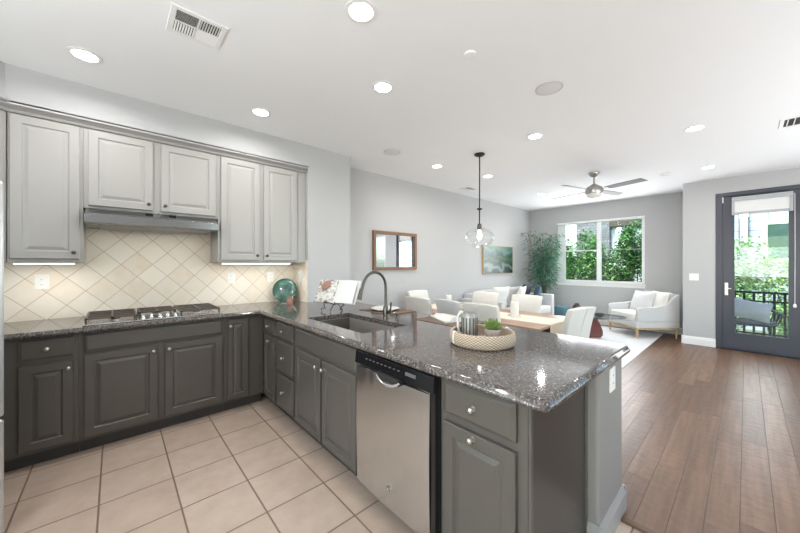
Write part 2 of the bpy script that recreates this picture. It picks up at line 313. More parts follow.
# --- mesh builder (world or local coordinates)
class MB:
    def __init__(s): s.v = []; s.f = []
    def add(s, vs, fs):
        k = len(s.v); s.v += [tuple(p) for p in vs]; s.f += [tuple(i + k for i in f) for f in fs]; return s
    def box(s, x0, x1, y0, y1, z0, z1):
        if x0 > x1: x0, x1 = x1, x0
        if y0 > y1: y0, y1 = y1, y0
        if z0 > z1: z0, z1 = z1, z0
        return s.add([(x, y, z) for z in (z0, z1) for y in (y0, y1) for x in (x0, x1)], [(0, 2, 3, 1), (4, 5, 7, 6), (0, 1, 5, 4), (2, 6, 7, 3), (0, 4, 6, 2), (1, 3, 7, 5)])
    def obox(s, o, u, w, n, a, b, c):
        """box from corner o along unit axes u, w, n with sizes a, b, c"""
        o = Vector(o); u = Vector(u) * a; w = Vector(w) * b; n = Vector(n) * c
        return s.add([o, o + u, o + w, o + u + w, o + n, o + u + n, o + w + n, o + u + w + n], [(0, 2, 3, 1), (4, 5, 7, 6), (0, 1, 5, 4), (2, 6, 7, 3), (0, 4, 6, 2), (1, 3, 7, 5)])
    def cyl(s, p0, p1, r0, r1=None, n=20, cap=True):
        r1 = r0 if r1 is None else r1; p0 = Vector(p0); p1 = Vector(p1); d = (p1 - p0).normalized()
        a = d.orthogonal().normalized(); b = d.cross(a); vs = []
        for p, r in ((p0, r0), (p1, r1)):
            for i in range(n): t = 2 * PI * i / n; vs.append(p + a * math.cos(t) * r + b * math.sin(t) * r)
        fs = [(i, (i + 1) % n, n + (i + 1) % n, n + i) for i in range(n)]
        if cap: fs += [tuple(range(n))[::-1], tuple(range(n, 2 * n))]
        return s.add(vs, fs)
    def lathe(s, prof, c=(0, 0, 0), ax=(0, 0, 1), n=28, sx=1, sy=1, cap=True):
        ax = Vector(ax).normalized(); a = Vector((1, 0, 0)) if abs(ax.z) > .99 else ax.orthogonal().normalized(); b = ax.cross(a); c = Vector(c); vs = []; fs = []
        for r, h in prof:
            for i in range(n): t = 2 * PI * i / n; vs.append(c + ax * h + a * math.cos(t) * r * sx + b * math.sin(t) * r * sy)
        for k in range(len(prof) - 1):
            for i in range(n): j = (i + 1) % n; fs.append((k * n + i, k * n + j, (k + 1) * n + j, (k + 1) * n + i))
        if cap and prof[0][0] > 1e-5: fs.append(tuple(range(n))[::-1])
        if cap and prof[-1][0] > 1e-5: fs.append(tuple(range((len(prof) - 1) * n, len(prof) * n)))
        return s.add(vs, fs)
    def tube(s, pts, r, n=10, cap=True):
        pts = [Vector(p) for p in pts]; rr = r if isinstance(r, (list, tuple)) else [r] * len(pts); vs = []; a = None
        for i, p in enumerate(pts):
            d = (pts[min(i + 1, len(pts) - 1)] - pts[max(i - 1, 0)]).normalized()
            a = d.orthogonal().normalized() if a is None else (a - d * a.dot(d)).normalized()
            b = d.cross(a)
            for k in range(n): t = 2 * PI * k / n; vs.append(p + a * math.cos(t) * rr[i] + b * math.sin(t) * rr[i])
        fs = [(i * n + k, i * n + (k + 1) % n, (i + 1) * n + (k + 1) % n, (i + 1) * n + k) for i in range(len(pts) - 1) for k in range(n)]
        if cap: fs += [tuple(range(n))[::-1], tuple(range((len(pts) - 1) * n, len(pts) * n))]
        return s.add(vs, fs)
    def prism(s, poly, z0, z1):
        n = len(poly)
        return s.add([(x, y, z0) for x, y in poly] + [(x, y, z1) for x, y in poly], [tuple(range(n))[::-1], tuple(range(n, 2 * n))] + [(i, (i + 1) % n, n + (i + 1) % n, n + i) for i in range(n)])
    def extrude(s, poly3, d):
        n = len(poly3); d = Vector(d); p = [Vector(q) for q in poly3]
        return s.add(p + [q + d for q in p], [tuple(range(n))[::-1], tuple(range(n, 2 * n))] + [(i, (i + 1) % n, n + (i + 1) % n, n + i) for i in range(n)])
    def cushion(s, c, sx, sy, sz, e=0.35, n=20, m=14, rot=None):
        """soft pillow block (superellipsoid), full sizes sx, sy, sz"""
        c = Vector(c); vs = []; fs = []
        def pw(v, p): return math.copysign(abs(v) ** p, v)
        for j in range(m + 1):
            ph = -PI / 2 + PI * j / m
            for i in range(n):
                th = 2 * PI * i / n
                q = Vector((sx / 2 * pw(math.cos(ph), e) * pw(math.cos(th), e), sy / 2 * pw(math.cos(ph), e) * pw(math.sin(th), e), sz / 2 * pw(math.sin(ph), e)))
                vs.append(c + (rot @ q if rot else q))
        for j in range(m):
            for i in range(n): k = (i + 1) % n; fs.append((j * n + i, j * n + k, (j + 1) * n + k, (j + 1) * n + i))
        return s.add(vs, fs)
    def pillow(s, c, w, h, t, rot=None, n=14):
        """square throw pillow, pinched at the seam, in the local XZ plane, thickness along Y"""
        c = Vector(c); vs = []; fs = []
        for side in (1, -1):
            for j in range(n + 1):
                for i in range(n + 1):
                    a = -1 + 2 * i / n; b = -1 + 2 * j / n
                    bul = (max(0, (1 - a * a) * (1 - b * b))) ** 0.42
                    k = 1 - 0.07 * (1 - abs(a)) - 0.0; k2 = 1 - 0.07 * (1 - abs(b))
                    q = Vector((a * w / 2 * k2, side * t / 2 * bul, b * h / 2 * k)); vs.append(c + (rot @ q if rot else q))
            o = 0 if side == 1 else (n + 1) ** 2
            for j in range(n):
                for i in range(n):
                    f = (o + j * (n + 1) + i, o + j * (n + 1) + i + 1, o + (j + 1) * (n + 1) + i + 1, o + (j + 1) * (n + 1) + i); fs.append(f if side == -1 else f[::-1])
        return s.add(vs, fs)
    def build(s, name, m, parent=None, smooth=False, bev=0.0, seg=2, sub=0, origin=None):
        me = bpy.data.meshes.new(name); o = bpy.data.objects.new(name, me)
        off = Vector((0, 0, 0))
        if parent is not None:
            p = parent
            while p is not None: off += p.location; p = p.parent
        loc = Vector(origin) - off if origin is not None else Vector((0, 0, 0))
        sh = off + loc
        me.from_pydata([Vector(v) - sh for v in s.v], [], s.f); me.materials.append(M[m] if isinstance(m, str) else m)
        bm = bmesh.new(); bm.from_mesh(me); bmesh.ops.remove_doubles(bm, verts=bm.verts, dist=1e-5) if smooth else None
        bmesh.ops.recalc_face_normals(bm, faces=bm.faces); bm.to_mesh(me); bm.free()
        o.location = loc; COL.objects.link(o)
        if parent is not None: o.parent = parent
        if bev:
            b = o.modifiers.new('bevel', 'BEVEL'); b.width = bev; b.segments = seg; b.limit_method = 'ANGLE'; b.angle_limit = math.radians(35); b.harden_normals = False
        if sub: q = o.modifiers.new('subsurf', 'SUBSURF'); q.levels = sub; q.render_levels = sub
        if smooth:
            for p in me.polygons: p.use_smooth = True
            if not sub:
                try: me.set_sharp_from_angle(angle=math.radians(42))
                except Exception: pass
        return o
def bx(*a): return MB().box(*a)
def thing(name, label, cat, loc=(0, 0, 0), group=None):
    o = bpy.data.objects.new(name, None); COL.objects.link(o); o.location = loc; o.empty_display_size = 0.1
    o['label'] = label; o['category'] = cat
    if group: o['group'] = group
    return o
def tag(o, label, cat, group=None, kind=None):
    o['label'] = label; o['category'] = cat
    if group: o['group'] = group
    if kind: o['kind'] = kind
    return o
def struct(o, label=None):
    o['kind'] = 'structure'
    if label: o['label'] = label
    return o
def sstruct(name, label):
    o = bpy.data.objects.new(name, None); COL.objects.link(o); o['kind'] = 'structure'; o['label'] = label; return o
def dup(root, loc=None, rotz=None, label=None, group=None):
    def cp(o, par):
        c = o.copy(); COL.objects.link(c)
        if par is not None: c.parent = par
        for ch in list(o.children): cp(ch, c)
        return c
    c = cp(root, None)
    if loc is not None: c.location = loc
    if rotz is not None: c.rotation_euler = (0, 0, rotz)
    if label: c['label'] = label
    if group: c['group'] = group
    return c

# ================================================================== STRUCTURE
H = 2.74
XT, XS = -3.80, -3.42
YW, YD = 8.05, 7.25
XR, YS = 2.2, -2.6
struct(bx(-4.0, XR, YS, 2.0, -0.12, 0).build('floor', 'floor_tile'), 'beige ceramic tile kitchen floor')
struct(bx(-4.0, XR, 2.0, 8.2, -0.12, 0.0).build('floor', 'planks'), 'brown hand-scraped wood plank living room floor')
struct(bx(-0.445, XR, 1.975, 2.02, 0.0, 0.014).build('trim_1', 'strip', bev=0.006), 'dark wood strip between tile and plank floor')
struct(bx(-4.05, XR + 0.15, YS - 0.15, 8.25, H, H + 0.15).build('ceiling', 'ceil'), 'flat white ceiling')
struct(bx(-3.95, XT, YS, 8.2, 0, H).build('wall_left', 'wall'), 'off-white left wall')
# soffit above the kitchen cabinets with its 45 degree return, and the wing wall that ends the alcove
s_ = MB(); s_.prism([(XT, -0.56), (XS, -0.56), (XS, 1.66), (XT, 1.66)], 2.47, H)
struct(s_.build('wall_soffit', 'wall'), 'white soffit above the kitchen wall cabinets')
s_ = MB(); s_.prism([(XT, -0.56), (XS, -0.56), (-2.5, -1.48), (-2.5, YS), (XT, YS)], 2.47, H)
struct(s_.build('wall_soffit', 'wall'), 'angled end of the kitchen soffit')
struct(bx(XT, XS, 1.66, 2.235, 0, H).build('wall_wing', 'wall'), 'wall stub at the end of the kitchen alcove')
# far wall with window opening  (x -3.13..-1.40, z .93..2.36)
wx0, wx1, wz0, wz1 = -3.13, -1.40, 0.93, 2.36
s_ = MB(); s_.box(XT, wx0, YW, YW + 0.15, 0, H); s_.box(wx1, -0.6, YW, YW + 0.15, 0, H); s_.box(wx0, wx1, YW, YW + 0.15, 0, wz0); s_.box(wx0, wx1, YW, YW + 0.15, wz1, H)
struct(s_.build('wall_back', 'wall'), 'far living room wall with the window')
# door wall: x -0.735 .. XR at YD ; door opening -0.33..0.62, z 0..2.50 ; second window 1.22..2.0
s_ = MB(); s_.box(-0.735, -0.335, YD, YD + 0.15, 0, H); s_.box(-0.335, 0.625, YD, YD + 0.15, 2.50, H); s_.box(0.625, 1.22, YD, YD + 0.15, 0, H)
s_.box(1.22, 2.0, YD, YD + 0.15, 0, 0.5); s_.box(1.22, 2.0, YD, YD + 0.15, 2.4, H); s_.box(2.0, XR + .15, YD, YD + 0.15, 0, H)
s_.box(-0.735, -0.6, YD + .15, YW + .15, 0, H)
struct(s_.build('wall_door', 'wall'), 'white wall around the patio door')
# unseen sides
s_ = MB(); s_.box(XR, XR + .15, YS, 1.7, 0, H); s_.box(XR, XR + .15, 6.3, YD, 0, H); s_.box(XR, XR + .15, 1.7, 6.3, 0, 0.5); s_.box(XR, XR + .15, 1.7, 6.3, 2.4, H)
struct(s_.build('wall_right', 'wall'), 'right wall')
s_ = MB(); s_.box(-3.95, -1.9, YS - .15, YS, 0, H); s_.box(1.5, XR + .15, YS - .15, YS, 0, H); s_.box(-1.9, 1.5, YS - .15, YS, 0, 0.5); s_.box(-1.9, 1.5, YS - .15, YS, 2.4, H)
struct(s_.build('wall_front', 'wall'), 'wall behind the kitchen')

def baseboard(name, m, h=0.135, t=0.016):
    """m: list of (x0,y0,x1,y1, nx,ny) runs"""
    s = MB()
    for x0, y0, x1, y1, nx, ny in m:
        u = Vector((x1 - x0, y1 - y0, 0)); L = u.length; u.normalize(); n = Vector((nx, ny, 0))
        prof = [(0, 0), (t, 0), (t, h * .72), (t * .75, h * .8), (t * .75, h * .88), (t * .3, h), (0, h)]
        s.extrude([Vector((x0, y0, 0)) + n * a + Vector((0, 0, b)) for a, b in prof], u * L)
    return struct(s.build(name, 'trim'))
baseboard('baseboard_left', [(XT, 2.235, XT, YW, 1, 0)])
baseboard('baseboard_back', [(XT, YW, -0.735, YW, 0, -1)])
baseboard('baseboard_door', [(-0.751, YD, -0.335, YD, 0, -1), (0.625, YD, XR, YD, 0, -1), (-0.735, YD, -0.735, YW, -1, 0)])
baseboard('baseboard_right', [(XR, YS, XR, YD, -1, 0)])

# backsplash (tile face on the kitchen wall and on the return of the stub wall)
s_ = MB(); s_.box(XT, XT + 0.008, -1.3, 1.66, 0.914, 1.9); s_.box(XT + .008, XS - 0.012, 1.652, 1.66, 0.914, 1.40)
struct(s_.build('trim_backsplash', 'backsplash'), 'cream diagonal tile backsplash')

# pony wall behind the peninsula with the end column
struct(bx(XS, -0.60, 1.68, 1.83, 0, 0.874).build('wall_pony', 'wall'), 'low wall behind the peninsula cabinets')
struct(bx(-0.60, -0.462, 1.672, 2.085, 0, 0.874).build('wall_end_column', 'column', bev=0.018, seg=4), 'grey-white column at the end of the peninsula, darkened for shade')
s_ = MB()
for sx0, sy0, sx1, sy1, nx, ny in [(-0.462, 1.66, -0.462, 2.099, 1, 0), (-0.512, 1.672, -0.448, 1.672, 0, -1), (-0.60, 2.085, -0.448, 2.085, 0, 1)]:
    u = Vector((sx1 - sx0, sy1 - sy0, 0)); n = Vector((nx, ny, 0)); h = .135; t = .016
    s_.extrude([Vector((sx0, sy0, 0)) + n * a + Vector((0, 0, b)) for a, b in [(0, 0), (t, 0), (t, h * .75), (t * .8, h * .8), (t * .3, h), (0, h)]], u)
struct(s_.build('baseboard_column', 'column_trim'), 'baseboard around the column')

# ---- window 1
w1 = sstruct('window_1', 'white vinyl slider window in the far wall'); fr = MB(); F = 0.055; y0, y1 = YW + 0.035, YW + 0.095
fr.box(wx0, wx1, y0, y1, wz0, wz0 + F); fr.box(wx0, wx1, y0, y1, wz1 - F, wz1); fr.box(wx0, wx0 + F, y0, y1, wz0 + F, wz1 - F); fr.box(wx1 - F, wx1, y0, y1, wz0 + F, wz1 - F)
xm = -2.235; fr.box(xm - .045, xm + .045, y0, y1, wz0 + F, wz1 - F)
fr.box(wx0 + F, xm - .045, y0 + .01, y1 - .01, 1.66, 1.685)
fr.build('window_frame', 'vinyl', w1, bev=0.004)
bx(wx0 + F, wx1 - F, y0 + .028, y0 + .032, wz0 + F, wz1 - F).build('window_pane', 'glass', w1)
bx(xm + .045, wx1 - F, y0 + .012, y0 + .024, 1.668, 1.68).build('window_bar', 'cassette', w1)
s_ = MB(); s_.box(wx0 - 0.02, wx1 + 0.02, YW - 0.03, YW + 0.035, wz0 - 0.028, wz0)
s_.box(wx0 - .005, wx1 + .005, YW - 0.014, YW, wz0 - 0.075, wz0 - 0.028)
s_.build('window_sill', 'trim', w1, bev=0.004)
vb = thing('vertical_blind', 'white vertical blind stacked at the end of the window beside the bamboo', 'blind', (wx0 + .1, YW + .01, wz0))
bx(wx0 + .003, wx1 - .003, YW + .002, YW + .03, wz1 - .045, wz1 - .003).build('head_rail', 'vinyl', vb)
for k in range(9):
    x = wx0 + .015 + k * .021; a = math.radians(72)
    s_ = MB(); s_.obox((x, YW + .001, wz0 + .03), (math.cos(a) * .4, math.sin(a) * .4, 0), (0, 0, 1), (1, 0, 0), .088, wz1 - wz0 - .085, .002); s_.build('vane', 'blind', vb)

# ---- door 1 (patio door, single glass lite)
d1 = sstruct('door_1', 'dark grey patio door with one tall glass pane')
s_ = MB(); s_.box(-0.335, -0.262, YD - .012, YD + .12, 0, 2.5); s_.box(0.552, 0.625, YD - .012, YD + .12, 0, 2.5); s_.box(-0.262, 0.552, YD - .012, YD + .12, 2.44, 2.5)
s_.build('door_frame', 'frame_dark', d1, bev=0.004)
s_ = MB(); gy0, gy1 = YD + .02, YD + .065; gx0, gx1, gz0, gz1 = -0.125, 0.415, 0.27, 2.30
s_.box(-0.2615, gx0, gy0, gy1, 0.012, 2.438); s_.box(gx1, 0.5515, gy0, gy1, 0.012, 2.43); s_.box(gx0, gx1, gy0, gy1, 0.012, gz0); s_.box(gx0, gx1, gy0, gy1, gz1, 2.438)
for a, b, c, d in ((gx0 - .018, gx0, gz0 - .018, gz1 + .018), (gx1, gx1 + .018, gz0 - .018, gz1 + .018)): s_.box(a, b, gy0 - .008, gy0, c, d)
s_.box(gx0, gx1, gy0 - .008, gy0, gz0 - .018, gz0); s_.box(gx0, gx1, gy0 - .008, gy0, gz1, gz1 + .018)
s_.build('door_leaf', 'frame_dark', d1)
bx(gx0, gx1, gy0 + .018, gy0 + .024, gz0, gz1).build('door_pane', 'glass', d1)
bx(-0.335, .625, YD - .03, YD + .12, 0, .012).build('door_threshold', 'black', d1)
s_ = MB(); s_.box(-0.235, -0.195, gy0 - .008, gy0, 0.86, 1.06); s_.cyl((-0.215, gy0 - .008, 0.97), (-0.215, gy0 - .045, 0.97), 0.009); s_.box(-0.222, -0.16, gy0 - .05, gy0 - .036, 0.962, 0.978)
s_.build('door_handle', 'nickel', d1, bev=0.003)
s_ = MB(); s_.box(-.268, -.246, gy0 - .02, gy0, 2.34, 2.43); s_.build('door_closer', 'white_plastic', d1)
rs = thing('roller_shade', 'roller shade with silver cassette at the top of the patio door', 'shade', (0.145, YD, 2.3))
bx(-0.155, 0.455, YD - .045, YD + .008, 2.345, 2.41).build('cassette', 'cassette', rs, bev=0.006)
bx(-0.125, 0.425, YD - .022, YD - .019, 2.17, 2.35).build('shade_cloth', 'shade', rs)
bx(-0.155, -0.125, YD - .04, YD + .006, 2.13, 2.345).build('side_bracket', 'cassette', rs); bx(0.425, 0.455, YD - .04, YD + .006, 2.13, 2.345).build('side_bracket', 'cassette', rs)
bx(-0.15, 0.45, YD - .03, YD - .008, 2.13, 2.17).build('hem_bar', 'cassette', rs, bev=0.004)
s_ = MB(); s_.tube([(0.468, YD - .03, 2.38), (0.47, YD - .03, 1.6), (0.468, YD - .03, 0.78)], 0.003, 6); s_.build('cord', 'white_plastic', rs)
MB().lathe([(0.004, .06), (0.016, .045), (0.018, .01), (0.006, 0)], (0.468, YD - .03, 0.73), n=12).build('cord_weight', 'white_plastic', rs, smooth=True)

# ---- window 2 (seen only in the mirror) and windows added on the unseen sides to let in light
def win(name, axis, a0, a1, z0, z1, at, label):
    w = sstruct(name, label); f = .06; s = MB(); c = (a0 + a1) / 2; q = MB()
    rects = [(a0, a1, z0, z0 + f), (a0, a1, z1 - f, z1), (a0, a0 + f, z0 + f, z1 - f), (a1 - f, a1, z0 + f, z1 - f), (a0 + f, a1 - f, 1.53, 1.59)]
    if a1 - a0 > 1.2: rects.append((c - .04, c + .04, z0 + f, z1 - f))
    for r in rects:
        if axis == 'x': s.box(r[0], r[1], at + .03, at + .09, r[2], r[3])
        else: s.box(at + .03, at + .09, r[0], r[1], r[2], r[3])
    if axis == 'x': q.box(a0 + f, a1 - f, at + .058, at + .062, z0 + f, z1 - f)
    else: q.box(at + .058, at + .062, a0 + f, a1 - f, z0 + f, z1 - f)
    s.build('window_frame', 'vinyl', w); q.build('window_pane', 'glass', w)
win('window_2', 'x', 1.22, 2.0, 0.5, 2.4, YD, 'white window to the right of the patio door')
win('window_3_added', 'y', 1.7, 6.3, 0.5, 2.4, XR, 'unseen wide window added in the right wall for light')
win('window_4_added', 'x', -1.9, 1.5, 0.5, 2.4, YS - .15, 'unseen wide window added behind the kitchen for light')

# ================================================================== CABINETS
def panel(s, o, u, n, w, h, raised=True, t=0.02, fw=0.052):
    """raised-panel front: o lower corner on the back plane, u across, n outwards"""
    o = Vector(o); u = Vector(u); n = Vector(n); z = Vector((0, 0, 1))
    if raised: rings = [(0, 0), (0, t - .004), (.004, t), (fw, t), (fw + .007, t - .009), (fw + .013, t - .009), (fw + .034, t - .001), (fw + .037, t - .001)]
    else: rings = [(0, 0), (0, t - .009), (.016, t), (.02, t)]
    vs = []; fs = []
    for ins, d in rings: vs += [o + u * a + z * b + n * d for a, b in ((ins, ins), (w - ins, ins), (w - ins, h - ins), (ins, h - ins))]
    for k in range(len(rings) - 1):
        for i in range(4): j = (i + 1) % 4; fs.append((k * 4 + i, k * 4 + j, k * 4 + 4 + j, k * 4 + 4 + i))
    fs.append((0, 3, 2, 1)); k = (len(rings) - 1) * 4; fs.append((k, k + 1, k + 2, k + 3)); s.add(vs, fs)
def knob_mb(p, n, r=0.014):
    return MB().lathe([(r * .85, 0), (r * .8, .002), (r * .38, .004), (r * .34, .014), (r * .8, .018), (r, .024), (r * .85, .029), (r * .45, .032), (0, .033)], p, n, 16)
def front(name, cab, o, u, n, w, h, m, knob=None, raised=True, t=0.023, fw=0.052):
    s = MB(); panel(s, o, u, n, w, h, raised, t, fw); d = s.build(name, m, cab)
    if knob is not None:
        p = Vector(o) + Vector(u) * knob[0] + Vector((0, 0, knob[1])) + Vector(n) * t
        kn = knob_mb(p, n).build('knob', 'faucet' if m == 'upper' else 'nickel', d, smooth=True)
    return d
YP = (0, 1, 0); XPx = (1, 0, 0)
# base cabinets on the range wall: frame face at X=-3.18, doors to -3.16
FX = -3.18
def base_body(name, label, y0, y1, parts=()):
    c = thing(name, label, 'cabinet', ((-3.78 + FX) / 2, (y0 + y1) / 2, 0))
    bx(-3.79, FX, y0, y1, 0.10, 0.874).build('cabinet_body', 'base', c)
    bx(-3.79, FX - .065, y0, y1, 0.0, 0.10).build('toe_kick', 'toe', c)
    return c
c = base_body('base_cabinet', 'dark grey base cabinet with one drawer over one door, next to the fridge', -0.56, -0.192)
front('drawer_front', c, (FX, -0.466, 0.722), YP, XPx, 0.25, 0.138, 'base', (0.125, 0.068), False)
front('door', c, (FX, -0.466, 0.125), YP, XPx, 0.25, 0.563, 'base', (0.225, 0.515))
bx(-3.79, FX, -1.30, -0.562, 0.0, 0.874).build('filler', 'base', c)
c = base_body('base_cabinet', 'wide dark grey base cabinet with two doors under the cooktop', -0.190, 0.735)
front('false_front', c, (FX, -0.165, 0.735), YP, XPx, 0.878, 0.122, 'base', None, False)
front('door', c, (FX, -0.165, 0.125), YP, XPx, 0.418, 0.590, 'base', (0.39, 0.545))
front('door', c, (FX, 0.297, 0.125), YP, XPx, 0.416, 0.590, 'base', (0.028, 0.545))
c = base_body('base_cabinet', 'dark grey corner base cabinet with one narrow full-height door', 0.737, 1.075)
front('door', c, (FX, 0.757, 0.125), YP, XPx, 0.176, 0.73, 'base', (0.024, 0.665), fw=0.04)
# peninsula cabinets facing -Y: frame face Y=1.08, fronts at 1.06
FY = 1.08
def pen_body(label, x0, x1):
    c = thing('base_cabinet', label, 'cabinet', ((x0 + x1) / 2, 1.37, 0))
    bx(x0, x1, FY, 1.668, 0.10, 0.874).build('cabinet_body', 'base', c)
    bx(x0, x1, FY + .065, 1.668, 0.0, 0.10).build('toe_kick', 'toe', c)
    return c
UX = (1, 0, 0); NY = (0, -1, 0)
def pf(name, c, x0, x1, z0, z1, knob, raised=True, fw=0.05): return front(name, c, (x0, FY, z0), UX, NY, x1 - x0, z1 - z0, 'base', knob, raised, fw=fw)
c = pen_body('dark grey cabinet in the inner corner with a small drawer over a narrow door', -3.178, -2.826)
pf('drawer_front', c, -3.112, -2.850, 0.717, 0.850, (0.13, 0.066), False)
pf('door', c, -3.112, -2.850, 0.115, 0.692, (0.15, 0.535), fw=0.045)
c = pen_body('dark grey cabinet with a stack of three drawers', -2.824, -2.442)
pf('drawer_front', c, -2.80, -2.460, 0.717, 0.850, (0.166, 0.070), False)
pf('drawer_front', c, -2.80, -2.460, 0.428, 0.692, (0.166, 0.135), False)
pf('drawer_front', c, -2.80, -2.460, 0.115, 0.402, (0.166, 0.157), False)
c = pen_body('dark grey sink cabinet with two doors and a plain panel', -2.44, -1.54)
for ch in list(c.children):
    if ch.name.startswith('cabinet_body'): bpy.data.objects.remove(ch)
s_ = MB(); s_.box(-2.44, -1.54, FY, FY + .04, .10, .874); s_.box(-2.44, -1.54, FY + .04, 1.668, .10, .60); s_.box(-2.44, -1.54, 1.64, 1.668, .60, .874); s_.box(-2.44, -2.47 + .05, FY + .04, 1.64, .6, .874)
s_.build('cabinet_body', 'base', c)
pf('false_front', c, -2.412, -1.560, 0.716, 0.850, None, False)
pf('door', c, -2.412, -2.000, 0.115, 0.692, (0.378, 0.522))
pf('door', c, -1.974, -1.560, 0.115, 0.692, (0.034, 0.522))
c = pen_body('dark grey end cabinet with a drawer over a door, right of the dishwasher', -0.915, -0.518)
pf('drawer_front', c, -0.887, -0.556, 0.714, 0.858, (0.155, 0.068), False)
pf('door', c, -0.887, -0.556, 0.115, 0.680, (0.152, 0.545))
s_ = MB(); s_.box(-0.518, -0.513, 1.10, 1.665, 0.0, 0.874); s_.build('end_panel', 'endpanel', c)
s_ = MB(); s_.box(-0.518, -0.507, 1.08, 1.10, 0.0, 0.874); s_.box(-0.518, -0.507, 1.645, 1.668, 0, 0.874); s_.box(-0.518, -0.507, 1.10, 1.645, 0, 0.07); s_.build('end_trim', 'base', c, bev=0.003)

# ---- dishwasher
dw = thing('dishwasher', 'stainless steel dishwasher with black control panel', 'dishwasher', (-1.225, 1.3, 0))
bx(-1.535, -0.92, 1.075, 1.66, 0.10, 0.868).build('tub', 'gap', dw)
bx(-1.535, -0.92, 1.13, 1.66, 0.0, 0.10).build('toe_kick', 'gap', dw)
s_ = MB(); n = 14; vs = []; pr = []
zz = [0.105, 0.11] + [0.11 + (0.774 - 0.11) * k / 10 for k in range(1, 11)] + [0.780]
for z in zz:
    tz = (z - .105) / .69; yb = 1.040 - 0.006 * math.sin(PI * tz); 
    if z in (0.105, 0.780): yb += .008
    for i in range(n + 1):
        a = i / n; x = -1.522 + a * 0.570; y = yb - 0.010 * (1 - (2 * a - 1) ** 2) + 0.004; vs.append((x, y, z))
m_ = len(zz); fs = [(j * (n + 1) + i, j * (n + 1) + i + 1, (j + 1) * (n + 1) + i + 1, (j + 1) * (n + 1) + i) for j in range(m_ - 1) for i in range(n)]
s_.add(vs, fs); s_.box(-1.522, -0.952, 1.046, 1.075, 0.105, 0.780)
s_.build('door_panel', 'steel', dw, smooth=True)
s_ = MB(); s_.extrude([(-1.526, 1.045, 0.786), (-1.526, 1.029, 0.792), (-1.526, 1.036, 0.862), (-1.526, 1.045, 0.866)], (0.606, 0, 0)); s_.box(-1.526, -.92, 1.045, 1.075, .784, .866)
cp = s_.build('control_panel', 'black_gloss', dw, bev=0.003)
bx(-0.950, -0.922, 1.046, 1.075, 0.105, 0.796).build('side_gasket', 'black_gloss', dw)
for k in range(9): x = -1.42 + k * .033; bx(x, x + .014, 1.0295, 1.036, .832, .837).build('button', 'socket_dark', cp)
bx(-1.10, -1.03, 1.030, 1.037, .826, .842).build('display', 'socket_dark', cp)
s_ = MB(); s_.box(-1.30, -1.13, 1.012, 1.05, 0.764, 0.798); s_.build('handle_recess', 'gap', dw)
s_ = MB(); pts = [(-1.305 + .18 * k / 12, 1.018 - .016 * math.sin(PI * k / 12), 0.784 - .030 * math.sin(PI * k / 12) ** .6) for k in range(13)]
s_.tube(pts, [0.006 + 0.004 * math.sin(PI * k / 12) for k in range(13)], 10); s_.build('handle', 'chrome', dw, smooth=True)
s_ = MB(); s_.lathe([(0.021, 0), (0.021, .003), (0.018, .004), (0.0175, .0025), (0, .0025)], (-1.219, 1.033, 0.222), (0, -1, 0), 24); s_.build('badge', 'chrome', dw, smooth=True)
s_ = MB(); 
s_.tube([(-1.219 + .011 * math.cos(t) , 1.0295, 0.222 + .011 * math.sin(t)) for t in [k * .5 for k in range(1, 12)]], .0018, 6); s_.build('badge_monogram', 'gap', dw)

# ---- upper cabinets: frame face X=-3.47, doors -3.45
UXF = -3.47
def upper(label, y0, y1, z0, doors):
    c = thing('wall_cabinet', label, 'cabinet', (-3.63, (y0 + y1) / 2, z0))
    bx(XT + .009, UXF, y0, y1, z0, 2.44).build('cabinet_body', 'upper', c)
    for a, b, kn in doors:
        h = 2.415 - (z0 + .02)
        front('door', c, (UXF, a, z0 + .02), YP, XPx, b - a, h, 'upper', ((b - a - .03) if kn > 0 else .03, .05), fw=0.055)
    return c
upper('tall light grey wall cabinet nearest the fridge, single door', -0.56, -0.185, 1.378, [(-0.548, -0.203, 1)])
cH = upper('light grey two-door wall cabinet above the range hood', -0.183, 0.742, 1.80, [(-0.157, 0.243, 1), (0.297, 0.720, -1)])
c = upper('light grey two-door wall cabinet above the round green plate', 0.744, 1.655, 1.378, [(0.765, 1.134, 1), (1.172, 1.540, -1)])
# crown moulding
s_ = MB(); prof = [(0, 2.425), (.012, 2.425), (.016, 2.445), (.032, 2.462), (.036, 2.476), (.046, 2.482), (.046, 2.492), (0, 2.492)]
s_.extrude([(-3.466 + a, -0.56 + a * .41, z) for a, z in prof], (0, 2.212, 0)); struct(s_.build('trim_2', 'crown'), 'grey crown moulding over the wall cabinets')
s_ = MB(); dd = Vector((1, -1, 0)).normalized(); nn = Vector((1, 1, 0)).normalized()
s_.extrude([Vector((-3.466, -0.56, z)) + nn * a for a, z in prof], dd * 1.3); struct(s_.build('trim_3', 'crown'), 'angled length of crown moulding')
c = thing('wall_cabinet', 'light grey angled wall cabinet beside and above the fridge', 'cabinet', (-3.3, -.9, 1.38))
s_ = MB(); s_.prism([(-3.47, -.565), (-2.55, -1.485), (-2.55, -1.9), (XT + .01, -1.9), (XT + .01, -.565)], 1.84, 2.44); s_.prism([(-3.47, -.565), (-3.39, -.645), (-3.70, -.955), (XT + .01, -.955), (XT + .01, -.565)], 1.38, 1.84)
s_.build('cabinet_body', 'upper', c)
for k in range(2):
    s_ = MB(); panel(s_, Vector((-3.39, -.645, 1.86)) + dd * (k * .52), dd, nn, .5, .55); s_.build('door', 'upper', c)

